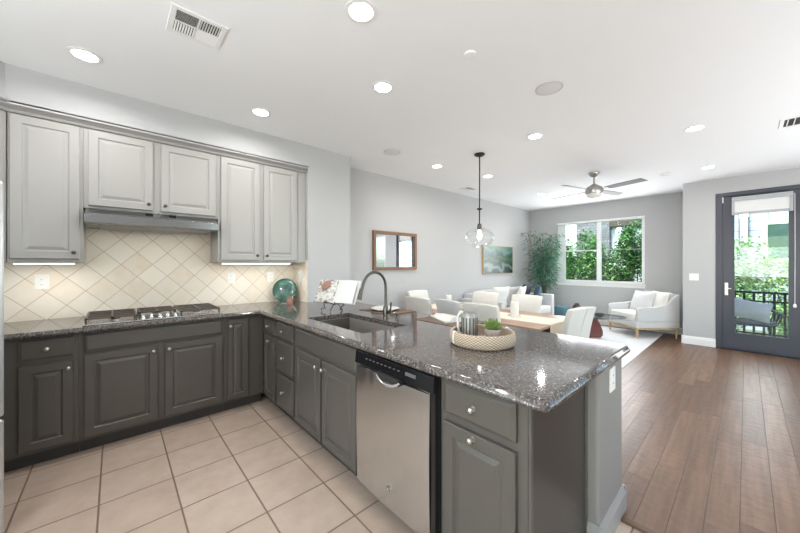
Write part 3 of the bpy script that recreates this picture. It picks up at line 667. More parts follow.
# under-cabinet light strips
for y0, y1, lb in ((-0.55, -0.23, 'glowing light strip under the tall wall cabinet near the fridge'), (0.79, 1.50, 'glowing light strip under the wall cabinet above the green plate')):
    t = thing('light_strip', lb, 'light', (-3.55, (y0 + y1) / 2, 1.36), 'under-cabinet light strips')
    bx(-3.575, -3.525, y0, y1, 1.362, 1.377).build('housing', 'white_plastic', t)
    bx(-3.57, -3.53, y0 + .01, y1 - .01, 1.358, 1.362).build('diffuser', 'led', t)
    light('strip_lamp', 'AREA', (-3.55, (y0 + y1) / 2, 1.352), (0, 0, 0), 0.8, (1, .95, .88), .04, y1 - y0 - .03).parent = None

# ---- range hood
hd = thing('range_hood', 'stainless steel under-cabinet range hood', 'range hood', (-3.55, .27, 1.67))
s_ = MB(); s_.extrude([(XT + .01, -0.172, 1.795), (-3.46, -0.172, 1.795), (-3.31, -0.172, 1.742), (-3.30, -0.172, 1.735), (-3.30, -0.172, 1.672), (-3.33, -0.172, 1.665), (XT + .01, -0.172, 1.665)], (0, 0.885, 0))
M['hood_steel'] = plain('hood_steel', (138, 138, 139), 0.22, 0.95, var=0.04)
s_.build('hood_body', 'hood_steel', hd, bev=0.003)
bx(-3.72, -3.37, -.10, .64, 1.658, 1.666).build('filter', 'gal', hd)
for y in (0.19, 0.35): 
    bx(-3.43, -3.40, y, y + .05, 1.776, 1.788).build('switch', 'black_gloss', hd)

light('hood_lamp', 'AREA', (-3.5, .27, 1.655), (0, 0, 0), 0.75, (1, .94, .86), .25, .7)
# ---- countertop
def slab_edge(s, pts, z0=0.874, z1=0.914):
    pass
ct = MB(); Z0, Z1 = 0.876, 0.914
SX0, SX1, SY0, SY1 = -2.44, -1.655, 1.175, 1.575     # sink hole
ct.box(XT + .009, -3.145, -1.30, 1.04, Z0, Z1)
ct.box(XT + .009, SX0, 1.04, 1.651, Z0, Z1); ct.box(XS + .001, SX0, 1.651, 2.088, Z0, Z1)
ct.box(SX0, SX1, 1.04, SY0, Z0, Z1); ct.box(SX0, SX1, SY1, 2.088, Z0, Z1)
ct.box(SX1, -0.446, 1.04, 2.088, Z0, Z1)
def edge_prof(): # ogee-like bullnose, (outwards, z)
    return [(0, Z0), (.012, Z0), (.019, Z0 + .004), (.023, Z0 + .012), (.022, Z0 + .020), (.016, Z0 + .026), (.014, Z0 + .030), (.010, Z1 - .003), (.004, Z1), (0, Z1)]
path = [(-3.145, -1.30), (-3.145, 1.04), (-0.462, 1.04), (-0.451, 1.045), (-0.446, 1.056), (-0.446, 2.072), (-0.451, 2.083), (-0.462, 2.088), (XS + .001, 2.088)]
norms = [(1, 0), (1, -1), (0, -1), (.7, -.7), (1, 0), (1, 0), (.7, .7), (0, 1), (0, 1)]
pr = edge_prof(); vs = []; fs = []; npf = len(pr)
for (x, y), (nx, ny) in zip(path, norms):
    for a, z in pr: vs.append((x + nx * a, y + ny * a, z))
for i in range(len(path) - 1):
    for k in range(npf - 1): fs.append((i * npf + k, (i + 1) * npf + k, (i + 1) * npf + k + 1, i * npf + k + 1))
ct.add(vs, fs)
tag(ct.build('countertop', 'granite', smooth=True), 'L-shaped speckled grey-brown granite countertop of the kitchen and peninsula', 'countertop')

# ---- sink
sk = thing('sink', 'undermount stainless single-bowl sink in the peninsula', 'sink', ((SX0 + SX1) / 2, (SY0 + SY1) / 2, .69))
s_ = MB(); a, b, c_, d, z0, z1, t = SX0, SX1, SY0, SY1, 0.68, 0.8755, .012
s_.box(a - t, b + t, c_ - t, d + t, z0 - .01, z0); s_.box(a - t, a, c_ - t, d + t, z0, z1); s_.box(b, b + t, c_ - t, d + t, z0, z1); s_.box(a, b, c_ - t, c_, z0, z1); s_.box(a, b, d, d + t, z0, z1)
s_.build('basin', 'sink_steel', sk)
MB().lathe([(.045, 0), (.045, .003), (.03, .001), (0, .001)], ((a + b) / 2, (c_ + d) / 2, z0), n=20).build('drain', 'chrome', sk, smooth=True)
# ---- faucet
fx, fy = -2.0, 1.655
fc = thing('faucet', 'brushed metal gooseneck pull-down faucet behind the sink', 'faucet', (fx, fy, .914))
MB().lathe([(.028, 0), (.028, .006), (.022, .012), (.022, .085), (.018, .10), (.012, .105), (0, .105)], (fx, fy, .914), n=20).build('base', 'faucet', fc, smooth=True)
arc = [(fx, fy, .99), (fx, fy, 1.17)] + [(fx, fy - .115 + .115 * math.cos(t), 1.17 + .125 * math.sin(t)) for t in [PI * k / 12 for k in range(1, 12)]] + [(fx, fy - .235, 1.17), (fx, fy - .245, 1.145)]
MB().tube(arc, 0.0115, 12).build('spout', 'faucet', fc, smooth=True)
MB().tube([(fx, fy - .243, 1.165), (fx, fy - .256, 1.12), (fx, fy - .266, 1.085)], [.015, .017, .019], 14).build('spray_head', 'faucet', fc, smooth=True)
s_ = MB(); s_.cyl((fx + .018, fy, .965), (fx + .055, fy, .965), .013); s_.tube([(fx + .05, fy, .965), (fx + .062, fy, 1.0), (fx + .068, fy, 1.05)], [.008, .007, .006], 10); s_.build('lever', 'faucet', fc, smooth=True)
sd = thing('soap_dispenser', 'small metal soap dispenser behind the faucet', 'dispenser', (-1.87, 1.66, .914))
MB().lathe([(.018, 0), (.018, .004), (.011, .01), (.010, .03), (0, .03)], (-1.87, 1.66, .914), n=16).build('base', 'faucet', sd, smooth=True)
MB().tube([(-1.87, 1.66, .94), (-1.87, 1.66, .965), (-1.87, 1.63, .975), (-1.87, 1.60, .965)], .006, 8).build('nozzle', 'faucet', sd, smooth=True)

# ---- cooktop
ck = thing('cooktop', 'stainless five-burner gas cooktop with dark iron grates', 'cooktop', (-3.44, .27, .914))
s_ = MB(); s_.box(-3.69, -3.185, -.175, .715, .9145, .922); tray = s_.build('tray', 'steel', ck, bev=.004)
burn = [(-3.56, .0), (-3.32, .0), (-3.50, .27), (-3.56, .54), (-3.32, .54)]
for i, (x, y) in enumerate(burn):
    r = .05 if i == 2 else .04
    b_ = MB().lathe([(r, 0), (r, .006), (r * .75, .012), (0, .012)], (x, y, .922), n=20).build('burner', 'nickel', ck, smooth=True)
    MB().lathe([(r * .7, .012), (r * .7, .019), (r * .5, .021), (0, .021)], (x, y, .922), n=20).build('burner_cap', 'iron', b_, smooth=True)
for (ya, yb, xa, xb) in ((-.165, .130, -3.675, -3.215), (.145, .395, -3.675, -3.36), (.41, .705, -3.675, -3.215)):
    s_ = MB(); zt0, zt1 = .952, .964; w = .012
    s_.box(xa, xb, ya, ya + w, zt0, zt1); s_.box(xa, xb, yb - w, yb, zt0, zt1); s_.box(xa, xa + w, ya, yb, zt0, zt1); s_.box(xb - w, xb, ya, yb, zt0, zt1)
    ym = (ya + yb) / 2; s_.box(xa, xb, ym - w / 2, ym + w / 2, zt0, zt1)
    for q in (.25, .5, .75): x = xa + (xb - xa) * q; s_.box(x - w / 2, x + w / 2, ya, yb, zt0, zt1)
    for x in (xa, xb - w):
        for y in (ya, yb - w): s_.box(x, x + w, y, y + w, .922, zt0)
    s_.build('grate', 'iron', ck)
for k, y in enumerate((.165, .22, .275, .33, .38)):
    x = -3.255 if k % 2 == 0 else -3.30
    MB().lathe([(.018, 0), (.018, .004), (.015, .006), (.013, .024), (.011, .027), (0, .027)], (x, y, .922), n=16).build('knob', 'chrome', ck, smooth=True)

# ---- outlets and switches
def outlet(name, label, o, u, n, w=.075, h=.118, kind='outlet', group=None):
    """o = centre on the wall surface"""
    o = Vector(o); u = Vector(u); n = Vector(n); z = Vector((0, 0, 1)); t = thing(name, label, 'outlet' if kind == 'outlet' else 'switch', o, group)
    MB().obox(o - u * w / 2 - z * h / 2, u, z, n, w, h, .006).build('cover_plate', 'white_plastic', t, bev=.002)
    nn_ = 2 if w > .1 else 1
    for k in range(nn_):
        cx = (k - (nn_ - 1) / 2) * .046
        if kind == 'outlet':
            for dz in (.02, -.02):
                q = MB().obox(o + u * (cx - .014) + z * (dz - .013) + n * .006, u, z, n, .028, .026, .0012).build('socket', 'trim', t)
                for du in (-.006, .006): MB().obox(o + u * (cx + du - .001) + z * (dz - .003) + n * .0072, u, z, n, .002, .009, .0006).build('slot', 'socket_dark', q)
        else: MB().obox(o + u * (cx - .016) - z * .032 + n * .006, u, z, n, .032, .064, .003).build('rocker', 'trim', t, bev=.001)
    return t
xb = XT + .008
outlet('wall_outlet', 'white outlet plate on the tile left of the cooktop', (xb, -.436, 1.215), (0, 1, 0), (1, 0, 0), .078)
outlet('wall_outlet', 'white outlet plate on the tile just right of the range hood', (xb, .941, 1.206), (0, 1, 0), (1, 0, 0))
outlet('wall_outlet', 'white outlet plate on the tile above the green plate', (xb, 1.361, 1.206), (0, 1, 0), (1, 0, 0))
outlet('light_switch', 'white switch on the tiled return of the alcove', (-3.60, 1.652, 1.203), (1, 0, 0), (0, -1, 0), .118, kind='switch')
outlet('wall_outlet', 'white outlet on the column under the counter corner', (-.462, 1.88, .772), (0, -1, 0), (1, 0, 0), .09)
outlet('light_switch', 'white switch plate on the wall beside the patio door', (-.594, YD, 1.14), (1, 0, 0), (0, -1, 0), .118, kind='switch')

# ---- fridge sliver
fd = thing('refrigerator', 'pale steel refrigerator cut off by the left picture edge', 'refrigerator', (-2.3, -1.1, 0))
A = Vector((-2.43, -.397, 0)); wdt = .86
def fbox(m_, u0, u1, d0, d1, z0, z1): return m_.obox(A + dd * u0 - nn * d1 + Vector((0, 0, z0)), dd, (0, 0, 1), nn, u1 - u0, z1 - z0, d1 - d0)
fbox(MB(), 0.01, wdt, 0.06, .68, 0.02, 1.76).build('fridge_body', 'gal', fd, bev=.004)
for a_, b_, lab in ((0, .425, 0), (.435, wdt, 1)):
    q = fbox(MB(), a_, b_, 0, .055, .62, 1.76).build('door', 'fridge', fd, bev=.012, seg=3)
    hx = .385 if lab == 0 else .475
    s_ = MB(); p0 = A + dd * hx + nn * .045; s_.tube([p0 + Vector((0, 0, .75)) - nn * .045, p0 + Vector((0, 0, .78)), p0 + Vector((0, 0, 1.6)), p0 + Vector((0, 0, 1.63)) - nn * .045], .011, 10); s_.build('handle', 'chrome', q, smooth=True)
q = fbox(MB(), 0, wdt, 0, .055, .05, .605).build('drawer', 'fridge', fd, bev=.012, seg=3)

# ================================================================== ON THE COUNTER
# round green plate on stand
pl = thing('display_plate', 'round mottled green glass plate standing by the backsplash', 'plate', (-3.64, 1.50, .916))
ax = Vector((.86, -.45, .24)).normalized(); cc = Vector((-3.67, 1.49, 1.052))
MB().lathe([(0, .0), (.05, .0), (.10, -.006), (.134, .010), (.137, .014), (.134, .016), (.10, .002), (.05, .008), (0, .008)], cc, ax, 40).build('plate', 'teal_plate', pl, smooth=True)
s_ = MB()
side = Vector((0, 0, 1)).cross(ax).normalized()
for k in (-1, 1):
    b0 = cc + side * .05 * k; b0.z = .9165
    s_.tube([b0 + Vector((ax.x, ax.y, 0)) * .05, b0 + Vector((ax.x, ax.y, 0)) * .045 + Vector((0, 0, .02)), b0 + Vector((0, 0, .006)), b0 - Vector((ax.x, ax.y, 0)) * .07, b0 - Vector((ax.x, ax.y, 0)) * .045 + Vector((0, 0, .12))], .003, 6)
s_.build('stand', 'black', pl)
fgo = MB().lathe([(.032, 0), (.034, .01), (.034, .035), (.028, .05), (.024, .062), (.026, .072), (.018, .082), (0, .086)], (-3.42, 1.44, .914), n=18)
tag(fgo.build('figurine', 'terracotta', smooth=True), 'small terracotta figurine in front of the green plate', 'figurine')

# cookbook on an iron easel
ez = thing('book_easel', 'black scrolled iron easel holding a cookbook', 'easel', (-2.62, 1.52, .914))
fdir = Vector((.35, -.94, 0)).normalized(); sdir = Vector((.94, .35, 0)).normalized(); cb0 = Vector((-2.60, 1.52, .914))
s_ = MB()
def P3(a, b, z): return cb0 + sdir * a + fdir * b + Vector((0, 0, z))
for k in (-1, 1):
    s_.tube([P3(k * .115, .03, .004), P3(k * .125, .035, .018), P3(k * .105, .03, .032), P3(k * .085, .02, .022), P3(k * .10, .02, .05), P3(k * .12, .0, .07), P3(k * .10, -.01, .085), P3(k * .05, .0, .078), P3(0, .0, .066)], .0045, 6)
    s_.tube([P3(k * .10, .0, .075), P3(k * .08, -.02, .10), P3(k * .03, -.03, .10), P3(0, -.03, .085)], .004, 6)
    s_.tube([P3(k * .05, .0, .078), P3(k * .05, .045, .082), P3(k * .05, .052, .10)], .004, 6)
s_.tube([P3(0, 0, .07), P3(0, .03, .035), P3(-.012, .035, .02), P3(-.02, .03, .006)], .004, 6)
s_.tube([P3(0, -.03, .085), P3(0, -.10, .03), P3(0, -.13, .003)], .004, 6)
s_.tube([P3(0, -.03, .085), P3(0, -.075, .24)], .004, 6)
s_.tube([P3(-.12, .0, .078), P3(.12, .0, .078)], .004, 6)
s_.build('frame', 'black', ez, smooth=True)
bk = thing('cookbook', 'open cookbook with a food picture on the easel', 'book', (-2.60, 1.52, .99))
def page(sign, wv, name, mt, thick):
    s = MB(); n_ = 12; m__ = 8; vs = []; fs = []; hgt = .225; up = Vector((0, 0, 1)) * math.cos(.45) - fdir * math.sin(.45); nrm = fdir * math.cos(.45) + Vector((0, 0, 1)) * math.sin(.45)
    for lay in (0, 1):
        for j in range(m__ + 1):
            for i in range(n_ + 1):
                a = i / n_; b = j / m__
                dep = .028 * math.sin(min(1, a * 1.6) * PI / 2) * wv - .02 * a * a * (1 if sign < 0 else .2)
                p = P3(sign * (a * .225), .018, .082) + up * (b * hgt) + nrm * (dep - .0 - (thick if lay else 0) * (1 - a * .3)); vs.append(p)
    L = (n_ + 1) * (m__ + 1)
    for lay in (0, 1):
        for j in range(m__):
            for i in range(n_): q = [lay * L + j * (n_ + 1) + i, lay * L + j * (n_ + 1) + i + 1, lay * L + (j + 1) * (n_ + 1) + i + 1, lay * L + (j + 1) * (n_ + 1) + i]; fs.append(tuple(q))
    ring = [i for i in range(n_ + 1)] + [j * (n_ + 1) + n_ for j in range(1, m__ + 1)] + [m__ * (n_ + 1) + i for i in range(n_ - 1, -1, -1)] + [j * (n_ + 1) for j in range(m__ - 1, 0, -1)]
    for k in range(len(ring)): a, b = ring[k], ring[(k + 1) % len(ring)]; fs.append((a, b, b + L, a + L))
    s.add(vs, fs); return s.build(name, mt, bk, smooth=True), up, nrm
pg, up, nrm = page(1, .7, 'page', 'page', .012)
pg2, up, nrm = page(-1, 1.0, 'page', 'picture_page', .012)
oc = P3(-.115, .018, .082) + up * .165 + nrm * .031
MB().lathe([(0, .004), (.042, .003), (.052, .001), (.055, -.001)], oc, nrm, 24, 1, .8).build('food_picture', 'terracotta', pg2, smooth=True)
MB().obox(P3(-.235, -.005, .078), sdir, up, nrm * -1, .47, .235, .004).build('cover', 'white_cloth', bk)

# placemats, plate and napkins
def placemat(x, y, rot, label):
    o = MB().box(-.23, .23, -.165, .165, 0, .004).build('placemat', 'placemat', bev=.0015); o.location = (x, y, .9145); o.rotation_euler = (0, 0, rot)
    return tag(o, label, 'placemat', 'placemats on the peninsula')
placemat(-2.31, 1.93, .03, 'brown woven placemat behind the faucet')
placemat(-1.56, 1.95, -.03, 'brown woven placemat between the faucet and the round tray')
d_ = thing('dinner_plate', 'white dinner plate on the placemat behind the faucet', 'plate', (-2.33, 1.92, .9187)); 
d_['category'] = 'plate'
MB().lathe([(.07, 0), (.075, .003), (.12, .014), (.135, .02), (.133, .022), (.115, .016), (.07, .006), (0, .006)], (-2.33, 1.92, .9187), n=36).build('plate_body', 'china', d_, smooth=True)
def napkin(x, y, z, w, l, rot, label, cone=False):
    s = MB(); n_ = 16; vs = []; fs = []
    for lay in (0, 1):
        for j in range(n_ + 1):
            for i in range(n_ + 1):
                a = -1 + 2 * i / n_; b = -1 + 2 * j / n_
                hh = .016 * math.exp(-(a * 1.6) ** 2) * (1.2 - b * .5) + .006 * math.sin(a * 7 + b * 3) + .010
                vs.append((a * w / 2 * (1 - .15 * b), b * l / 2, (hh if lay == 0 else 0)))
    L = (n_ + 1) ** 2
    for lay in (0, 1):
        for j in range(n_):
            for i in range(n_): fs.append(tuple(lay * L + q for q in (j * (n_ + 1) + i, j * (n_ + 1) + i + 1, (j + 1) * (n_ + 1) + i + 1, (j + 1) * (n_ + 1) + i)))
    ring = list(range(n_ + 1)) + [j * (n_ + 1) + n_ for j in range(1, n_ + 1)] + [n_ * (n_ + 1) + i for i in range(n_ - 1, -1, -1)] + [j * (n_ + 1) for j in range(n_ - 1, 0, -1)]
    for k in range(len(ring)): a, b = ring[k], ring[(k + 1) % len(ring)]; fs.append((a, b, b + L, a + L))
    s.add(vs, fs); o = s.build('napkin', 'napkin', smooth=True); o.location = (x, y, z); o.rotation_euler = (0, 0, rot); return tag(o, label, 'napkin', 'linen napkins on the peninsula')
napkin(-2.33, 1.92, .9272, .12, .2, .9, 'folded white napkin lying on the dinner plate behind the faucet')
napkin(-1.62, 1.98, .9187, .17, .30, 1.2, 'crumpled white napkin on the placemat beside the tray')
MB_ = None

# round woven tray with pitcher and plant
ty, tx, TR = 1.53, -1.00, .172
tr = thing('woven_tray', 'round woven rattan tray on the peninsula', 'tray', (tx, ty, .9145))
MB().lathe([(0, .0), (TR - .01, .0), (TR + .004, .012), (TR + .008, .04), (TR + .004, .070), (TR - .003, .076), (TR - .012, .070), (TR - .010, .04), (TR - .014, .014), (0, .012)], (tx, ty, .9145), n=72).build('basket', 'weave', tr, smooth=True)
for ang in (-1.98, 1.16):
    c_ = Vector((tx, ty, .9145)); rd = Vector((math.cos(ang), math.sin(ang), 0)); tg = Vector((-rd.y, rd.x, 0))
    s_ = MB(); s_.extrude([c_ + rd * a_ + Vector((0, 0, z)) - tg * .006 for a_, z in ((TR + .005, .012), (TR + .010, .014), (TR + .013, .04), (TR + .009, .074), (TR - .003, .082), (TR - .016, .076), (TR - .016, .070), (TR - .003, .0765), (TR + .004, .070), (TR + .008, .04))], tg * .012)
    s_.build('strap', 'candle', tr)
bxk = Vector((-1.095, 1.545, .927))
pt = thing('metal_pitcher', 'grey ribbed metal pitcher standing in the woven tray', 'pitcher', bxk)
prof = [(.0, 0), (.042, 0), (.044, .006), (.044, .115), (.042, .130), (.038, .140), (.041, .150), (.038, .150), (.035, .138), (.039, .115), (.040, .02), (0, .015)]
MB().lathe(prof, bxk, n=32).build('pitcher_body', 'gal', pt, smooth=True)
s_ = MB()
for k in range(14):
    t = 2 * PI * k / 14; s_.cyl(bxk + Vector((math.cos(t) * .0445, math.sin(t) * .0445, .008)), bxk + Vector((math.cos(t) * .0445, math.sin(t) * .0445, .120)), .0028, n=6)
s_.build('rib', 'gal_dark', pt)
hv = Vector((-.74, -.67, 0)); 
MB().tube([bxk + hv * .040 + Vector((0, 0, .145)), bxk + hv * .052 + Vector((0, 0, .150)), bxk + hv * .066 + Vector((0, 0, .125)), bxk + hv * .067 + Vector((0, 0, .07)), bxk + hv * .058 + Vector((0, 0, .025)), bxk + hv * .042 + Vector((0, 0, .02))], .008, 8).build('handle', 'china', pt, smooth=True)
pp = Vector((-.965, 1.585, .927))
sp = thing('succulent_plant', 'green succulent in a small stone pot in the woven tray', 'plant', pp)
MB().lathe([(.032, 0), (.038, .006), (.044, .058), (.044, .066), (.038, .066), (.036, .055), (0, .055)], pp, n=28).build('pot', 'stone_pot', sp, smooth=True)
s_ = MB()
for k in range(170):
    t = random.uniform(0, 2 * PI); el = random.uniform(.0, 1.5); L = random.uniform(.034, .056); b0 = pp + Vector((math.cos(t) * .008, math.sin(t) * .008, .068))
    d_v = Vector((math.cos(t) * math.cos(el), math.sin(t) * math.cos(el), math.sin(el)))
    s_.tube([b0, b0 + d_v * L * .5 + Vector((0, 0, .002)), b0 + d_v * L + Vector((0, 0, .006))], [.0035, .0048, .0008], 5)
s_.build('foliage', 'succ', sp, smooth=True)['kind'] = 'stuff'

# ================================================================== DINING AREA
TY0, TY1, TX0, TX1 = 2.94, 3.90, -3.20, -1.31
dt = thing('dining_table', 'rectangular wooden dining table beyond the peninsula', 'table', (-2.25, 3.42, 0))
bx(TX0, TX1, TY0, TY1, .722, .75).build('tabletop', 'tabletop', dt, bev=.004)
s_ = MB(); s_.box(TX0 + .06, TX1 - .06, TY0 + .06, TY0 + .08, .64, .722); s_.box(TX0 + .06, TX1 - .06, TY1 - .08, TY1 - .06, .64, .722); s_.box(TX0 + .06, TX0 + .08, TY0 + .08, TY1 - .08, .64, .722); s_.box(TX1 - .08, TX1 - .06, TY0 + .08, TY1 - .08, .64, .722); s_.build('apron', 'tableedge', dt)
for x in (TX0 + .09, TX1 - .09):
    for y in (TY0 + .09, TY1 - .09): s_ = MB(); s_.add([(x - .035, y - .035, .64), (x + .035, y - .035, .64), (x + .035, y + .035, .64), (x - .035, y + .035, .64), (x - .022, y - .022, 0), (x + .022, y - .022, 0), (x + .022, y + .022, 0), (x - .022, y + .022, 0)], [(0, 1, 2, 3), (7, 6, 5, 4), (0, 4, 5, 1), (1, 5, 6, 2), (2, 6, 7, 3), (3, 7, 4, 0)]); s_.build('leg', 'tableedge', dt)
s_ = MB(); ry0, ry1 = 3.20, 3.62; s_.box(TX0 - .004, TX1 + .004, ry0, ry1, .7505, .7535)
for xe, sg in ((TX1, 1), (TX0, -1)):
    s_.box(xe + sg * .002, xe + sg * .007, ry0, ry1, .53, .7535)
    for k in range(30): y = ry0 + .007 + k * .014; s_.cyl((xe + sg * .0045, y, .53), (xe + sg * .0045, y + .003, .485), .002, n=5)
tag(s_.build('table_runner', 'runner'), 'cream linen runner along the dining table with fringed ends', 'table runner')
def make_chair(label, cloth, group='upholstered dining chairs'):
    t = thing('dining_chair', label, 'chair', (0, 0, 0), group)   # faces +Y locally (seat towards +Y), back at y<0
    MB().cushion((0, .235, .435), .42, .48, .13, .22).build('seat', cloth, t, smooth=True)
    s = MB(); n_ = 10; vs = []; fs = []; w = .213
    for j in range(n_ + 1):
        b = j / n_; z = .36 + b * .58; yb = -.015 - .09 * b * b; th = .075 - .02 * b
        ww = w * (1 - .02 * math.sin(PI * b))
        for (x, y) in ((-ww, yb), (-ww * .6, yb - .012), (0, yb - .016), (ww * .6, yb - .012), (ww, yb), (ww, yb + th), (0, yb + th + .006), (-ww, yb + th)): vs.append((x, y, z + (-.012 * (abs(x) / w) ** 3 if j == n_ else 0)))
    for j in range(n_):
        for i in range(8): k = (i + 1) % 8; fs.append((j * 8 + i, j * 8 + k, (j + 1) * 8 + k, (j + 1) * 8 + i))
    fs += [tuple(range(8))[::-1], tuple(range(n_ * 8, n_ * 8 + 8))]
    s.add(vs, fs); s.build('backrest', cloth, t, smooth=True, bev=.012, seg=3)
    s = MB(); s.tube([(.0, -.028 - .09 * b * b - .0045, .40 + b * .52) for b in [k / 8 for k in range(9)]], .003, 5); s.build('back_seam', cloth, t)
    for x in (-.19, .19):
        for y, lean in ((.03, -.05), (.43, .01)):
            s = MB(); q = .02; r = .014; s.add([(x - q, y - q, .38), (x + q, y - q, .38), (x + q, y + q, .38), (x - q, y + q, .38), (x - r, y - r + lean, 0), (x + r, y - r + lean, 0), (x + r, y + r + lean, 0), (x - r, y + r + lean, 0)], [(0, 1, 2, 3), (7, 6, 5, 4), (0, 4, 5, 1), (1, 5, 6, 2), (2, 6, 7, 3), (3, 7, 4, 0)]); s.build('leg', 'darkwood', t)
    return t
G = 'upholstered dining chairs'
ch0 = make_chair('cream dining chair on the kitchen side of the table, nearest the mirror wall', 'cream_cloth', G)
ch0.location = (-2.84, 2.94, 0)
dup(ch0, (-1.92, 2.97, 0), 0, 'cream dining chair at the peninsula side of the table, directly behind the metal pitcher', G)
chg = make_chair('shade-greyed dining chair standing askew between the two cream chairs near the faucet', 'grey_shaded_cloth', G)  # the grey cloth paints in the dimmer light on this turned back
chg.location = (-2.385, 3.0, 0); chg.rotation_euler = (0, 0, -.22)
dup(ch0, (-2.62, 4.05, 0), PI, 'cream dining chair on the far side of the table, in front of the sofa arm', G)
dup(ch0, (-2.02, 4.10, 0), PI - .06, 'cream dining chair on the far side of the table behind the tall white candle', G)
dup(ch0, (-3.50, 3.62, 0), -PI / 2, 'cream dining chair at the head of the table against the mirror wall', G)
dup(ch0, (-1.15, 3.40, 0), PI / 2 - .2, 'cream dining chair at the window end of the table, back seen from the side', G)

def pillar_candle(x, y, h, r, label):
    t = thing('candle', label, 'candle', (x, y, .7537), 'white candles on the dining table')
    MB().lathe([(r + .03, 0), (r + .035, .006), (r + .03, .012), (r + .004, .012), (0, .012)], (x, y, .7537), n=28).build('dish', 'china', t, smooth=True)
    MB().lathe([(r, .012), (r, h - .004), (r - .006, h), (r * .4, h - .006), (0, h - .006)], (x, y, .7537), n=28).build('wax', 'candle', t, smooth=True)
    MB().tube([(x, y, .7537 + h - .006), (x + .002, y, .7537 + h + .01)], .0015, 5).build('wick', 'black', t)
pillar_candle(-1.815, 3.45, .165, .045, 'tall white pillar candle on the dining table in front of the far right chair')
pillar_candle(-2.80, 3.46, .17, .04, 'white candle at the mirror end of the dining table')
fl = thing('flower_dish', 'low dish of white flowers on the dining table', 'flower arrangement', (-2.50, 3.40, .7537))
MB().lathe([(.05, 0), (.08, .02), (.10, .045), (.096, .046), (.07, .022), (0, .02)], (-2.5, 3.40, .7537), n=26).build('dish', 'china', fl, smooth=True)
s_ = MB()
for k in range(16):
    t = random.uniform(0, 6.28); r = random.uniform(0, .085); c_ = Vector((-2.5 + math.cos(t) * r, 3.4 + math.sin(t) * r, .80 + random.uniform(0, .04)))
    for p in range(5):
        a = p * 1.257 + k; d_v = Vector((math.cos(a), math.sin(a), .5)).normalized(); s_.cushion(c_ + d_v * .014, .024, .016, .010, .8, 8, 6)
s_.build('blossoms', 'candle', fl, smooth=True)['kind'] = 'stuff'
s_ = MB()
for k in range(26):
    t = random.uniform(0, 6.28); b0 = Vector((-2.5 + math.cos(t) * .05, 3.4 + math.sin(t) * .05, .785)); d_v = Vector((math.cos(t), math.sin(t), random.uniform(.1, .6))); q = Vector((-d_v.y, d_v.x, 0)) * .009
    s_.add([b0, b0 + d_v * .045 + q, b0 + d_v * .09, b0 + d_v * .045 - q], [(0, 1, 2, 3)])
s_.build('leaves', 'leaf_bamboo', fl)['kind'] = 'stuff'
# place settings on the dining table
# pendant
px, py = -2.248, 3.385
pd = thing('pendant_lamp', 'black rod pendant lamp with a wide clear glass globe over the dining table', 'lamp', (px, py, H))
MB().lathe([(.065, H - .0005), (.065, H - .012), (.05, H - .024), (.012, H - .03), (0, H - .03)], (px, py, 0), n=30).build('canopy', 'black', pd, smooth=True)
MB().cyl((px, py, H - .03), (px, py, 1.85), .008, n=12).build('rod', 'black', pd, smooth=True)
MB().lathe([(.01, 2.035), (.028, 2.04), (.036, 2.05), (.028, 2.058), (.01, 2.065)], (px, py, 0), n=20).build('collar', 'black', pd, smooth=True)
MB().lathe([(.0, 1.87), (.02, 1.865), (.028, 1.85), (.028, 1.80), (.02, 1.79), (0, 1.79)], (px, py, 0), n=20).build('socket', 'faucet', pd, smooth=True)
gp = [(.032, 1.835), (.045, 1.82), (.09, 1.80), (.135, 1.775), (.168, 1.74), (.18, 1.695), (.17, 1.645), (.14, 1.605), (.095, 1.58), (.06, 1.567), (.055, 1.56)]
MB().lathe(gp + [(.052, 1.557)], (px, py, 0), n=44, cap=False).build('glass_shade', 'globe', pd, smooth=True)
MB().lathe([(.0, 1.79), (.012, 1.785), (.014, 1.765), (.024, 1.735), (.027, 1.71), (.022, 1.688), (.011, 1.676), (0, 1.674)], (px, py, 0), n=20).build('bulb', 'bulb', pd, smooth=True)
light('pendant_glow', 'POINT', (px, py, 1.62), (0, 0, 0), 4, (1, .95, .88), size=.04)
# mirror
mi = thing('wall_mirror', 'rectangular mirror in a brown wooden frame on the left wall', 'mirror', (XT, 3.345, 1.57))
my0, my1, mz0, mz1 = 2.88, 3.80, 1.265, 1.87; fw = .048
s_ = MB(); s_.box(XT, XT + .04, my0, my1, mz0, mz0 + fw); s_.box(XT, XT + .04, my0, my1, mz1 - fw, mz1); s_.box(XT, XT + .04, my0, my0 + fw, mz0 + fw, mz1 - fw); s_.box(XT, XT + .04, my1 - fw, my1, mz0 + fw, mz1 - fw)
s_.build('mirror_frame', 'frame_wood', mi, bev=.003)
bx(XT + .003, XT + .018, my0 + fw, my1 - fw, mz0 + fw, mz1 - fw).build('mirror_glass', 'mirror', mi)
# painting
pa = thing('painting', 'green and teal abstract landscape painting on the left wall', 'painting', (XT, 6.43, 1.44))
bx(XT, XT + .045, 5.82, 7.04, 1.15, 1.76).build('canvas', 'art', pa, origin=(XT + .02, 6.43, 1.455))
s_ = MB(); a0, a1, b0, b1 = 5.812, 7.048, 1.142, 1.768
for r in ((a0, a1, b0, b0 + .0075), (a0, a1, b1 - .0075, b1), (a0, a0 + .0075, b0 + .0075, b1 - .0075), (a1 - .0075, a1, b0 + .0075, b1 - .0075)): s_.box(XT, XT + .046, *r)
s_.build('picture_frame', 'oak', pa)

# ================================================================== LIVING AREA
rg = MB().box(-2.66, -1.08, 4.90, 7.86, .0, .012)
tag(rg.build('rug', 'rug', bev=.006), 'large white pile rug under the living room furniture', 'rug')
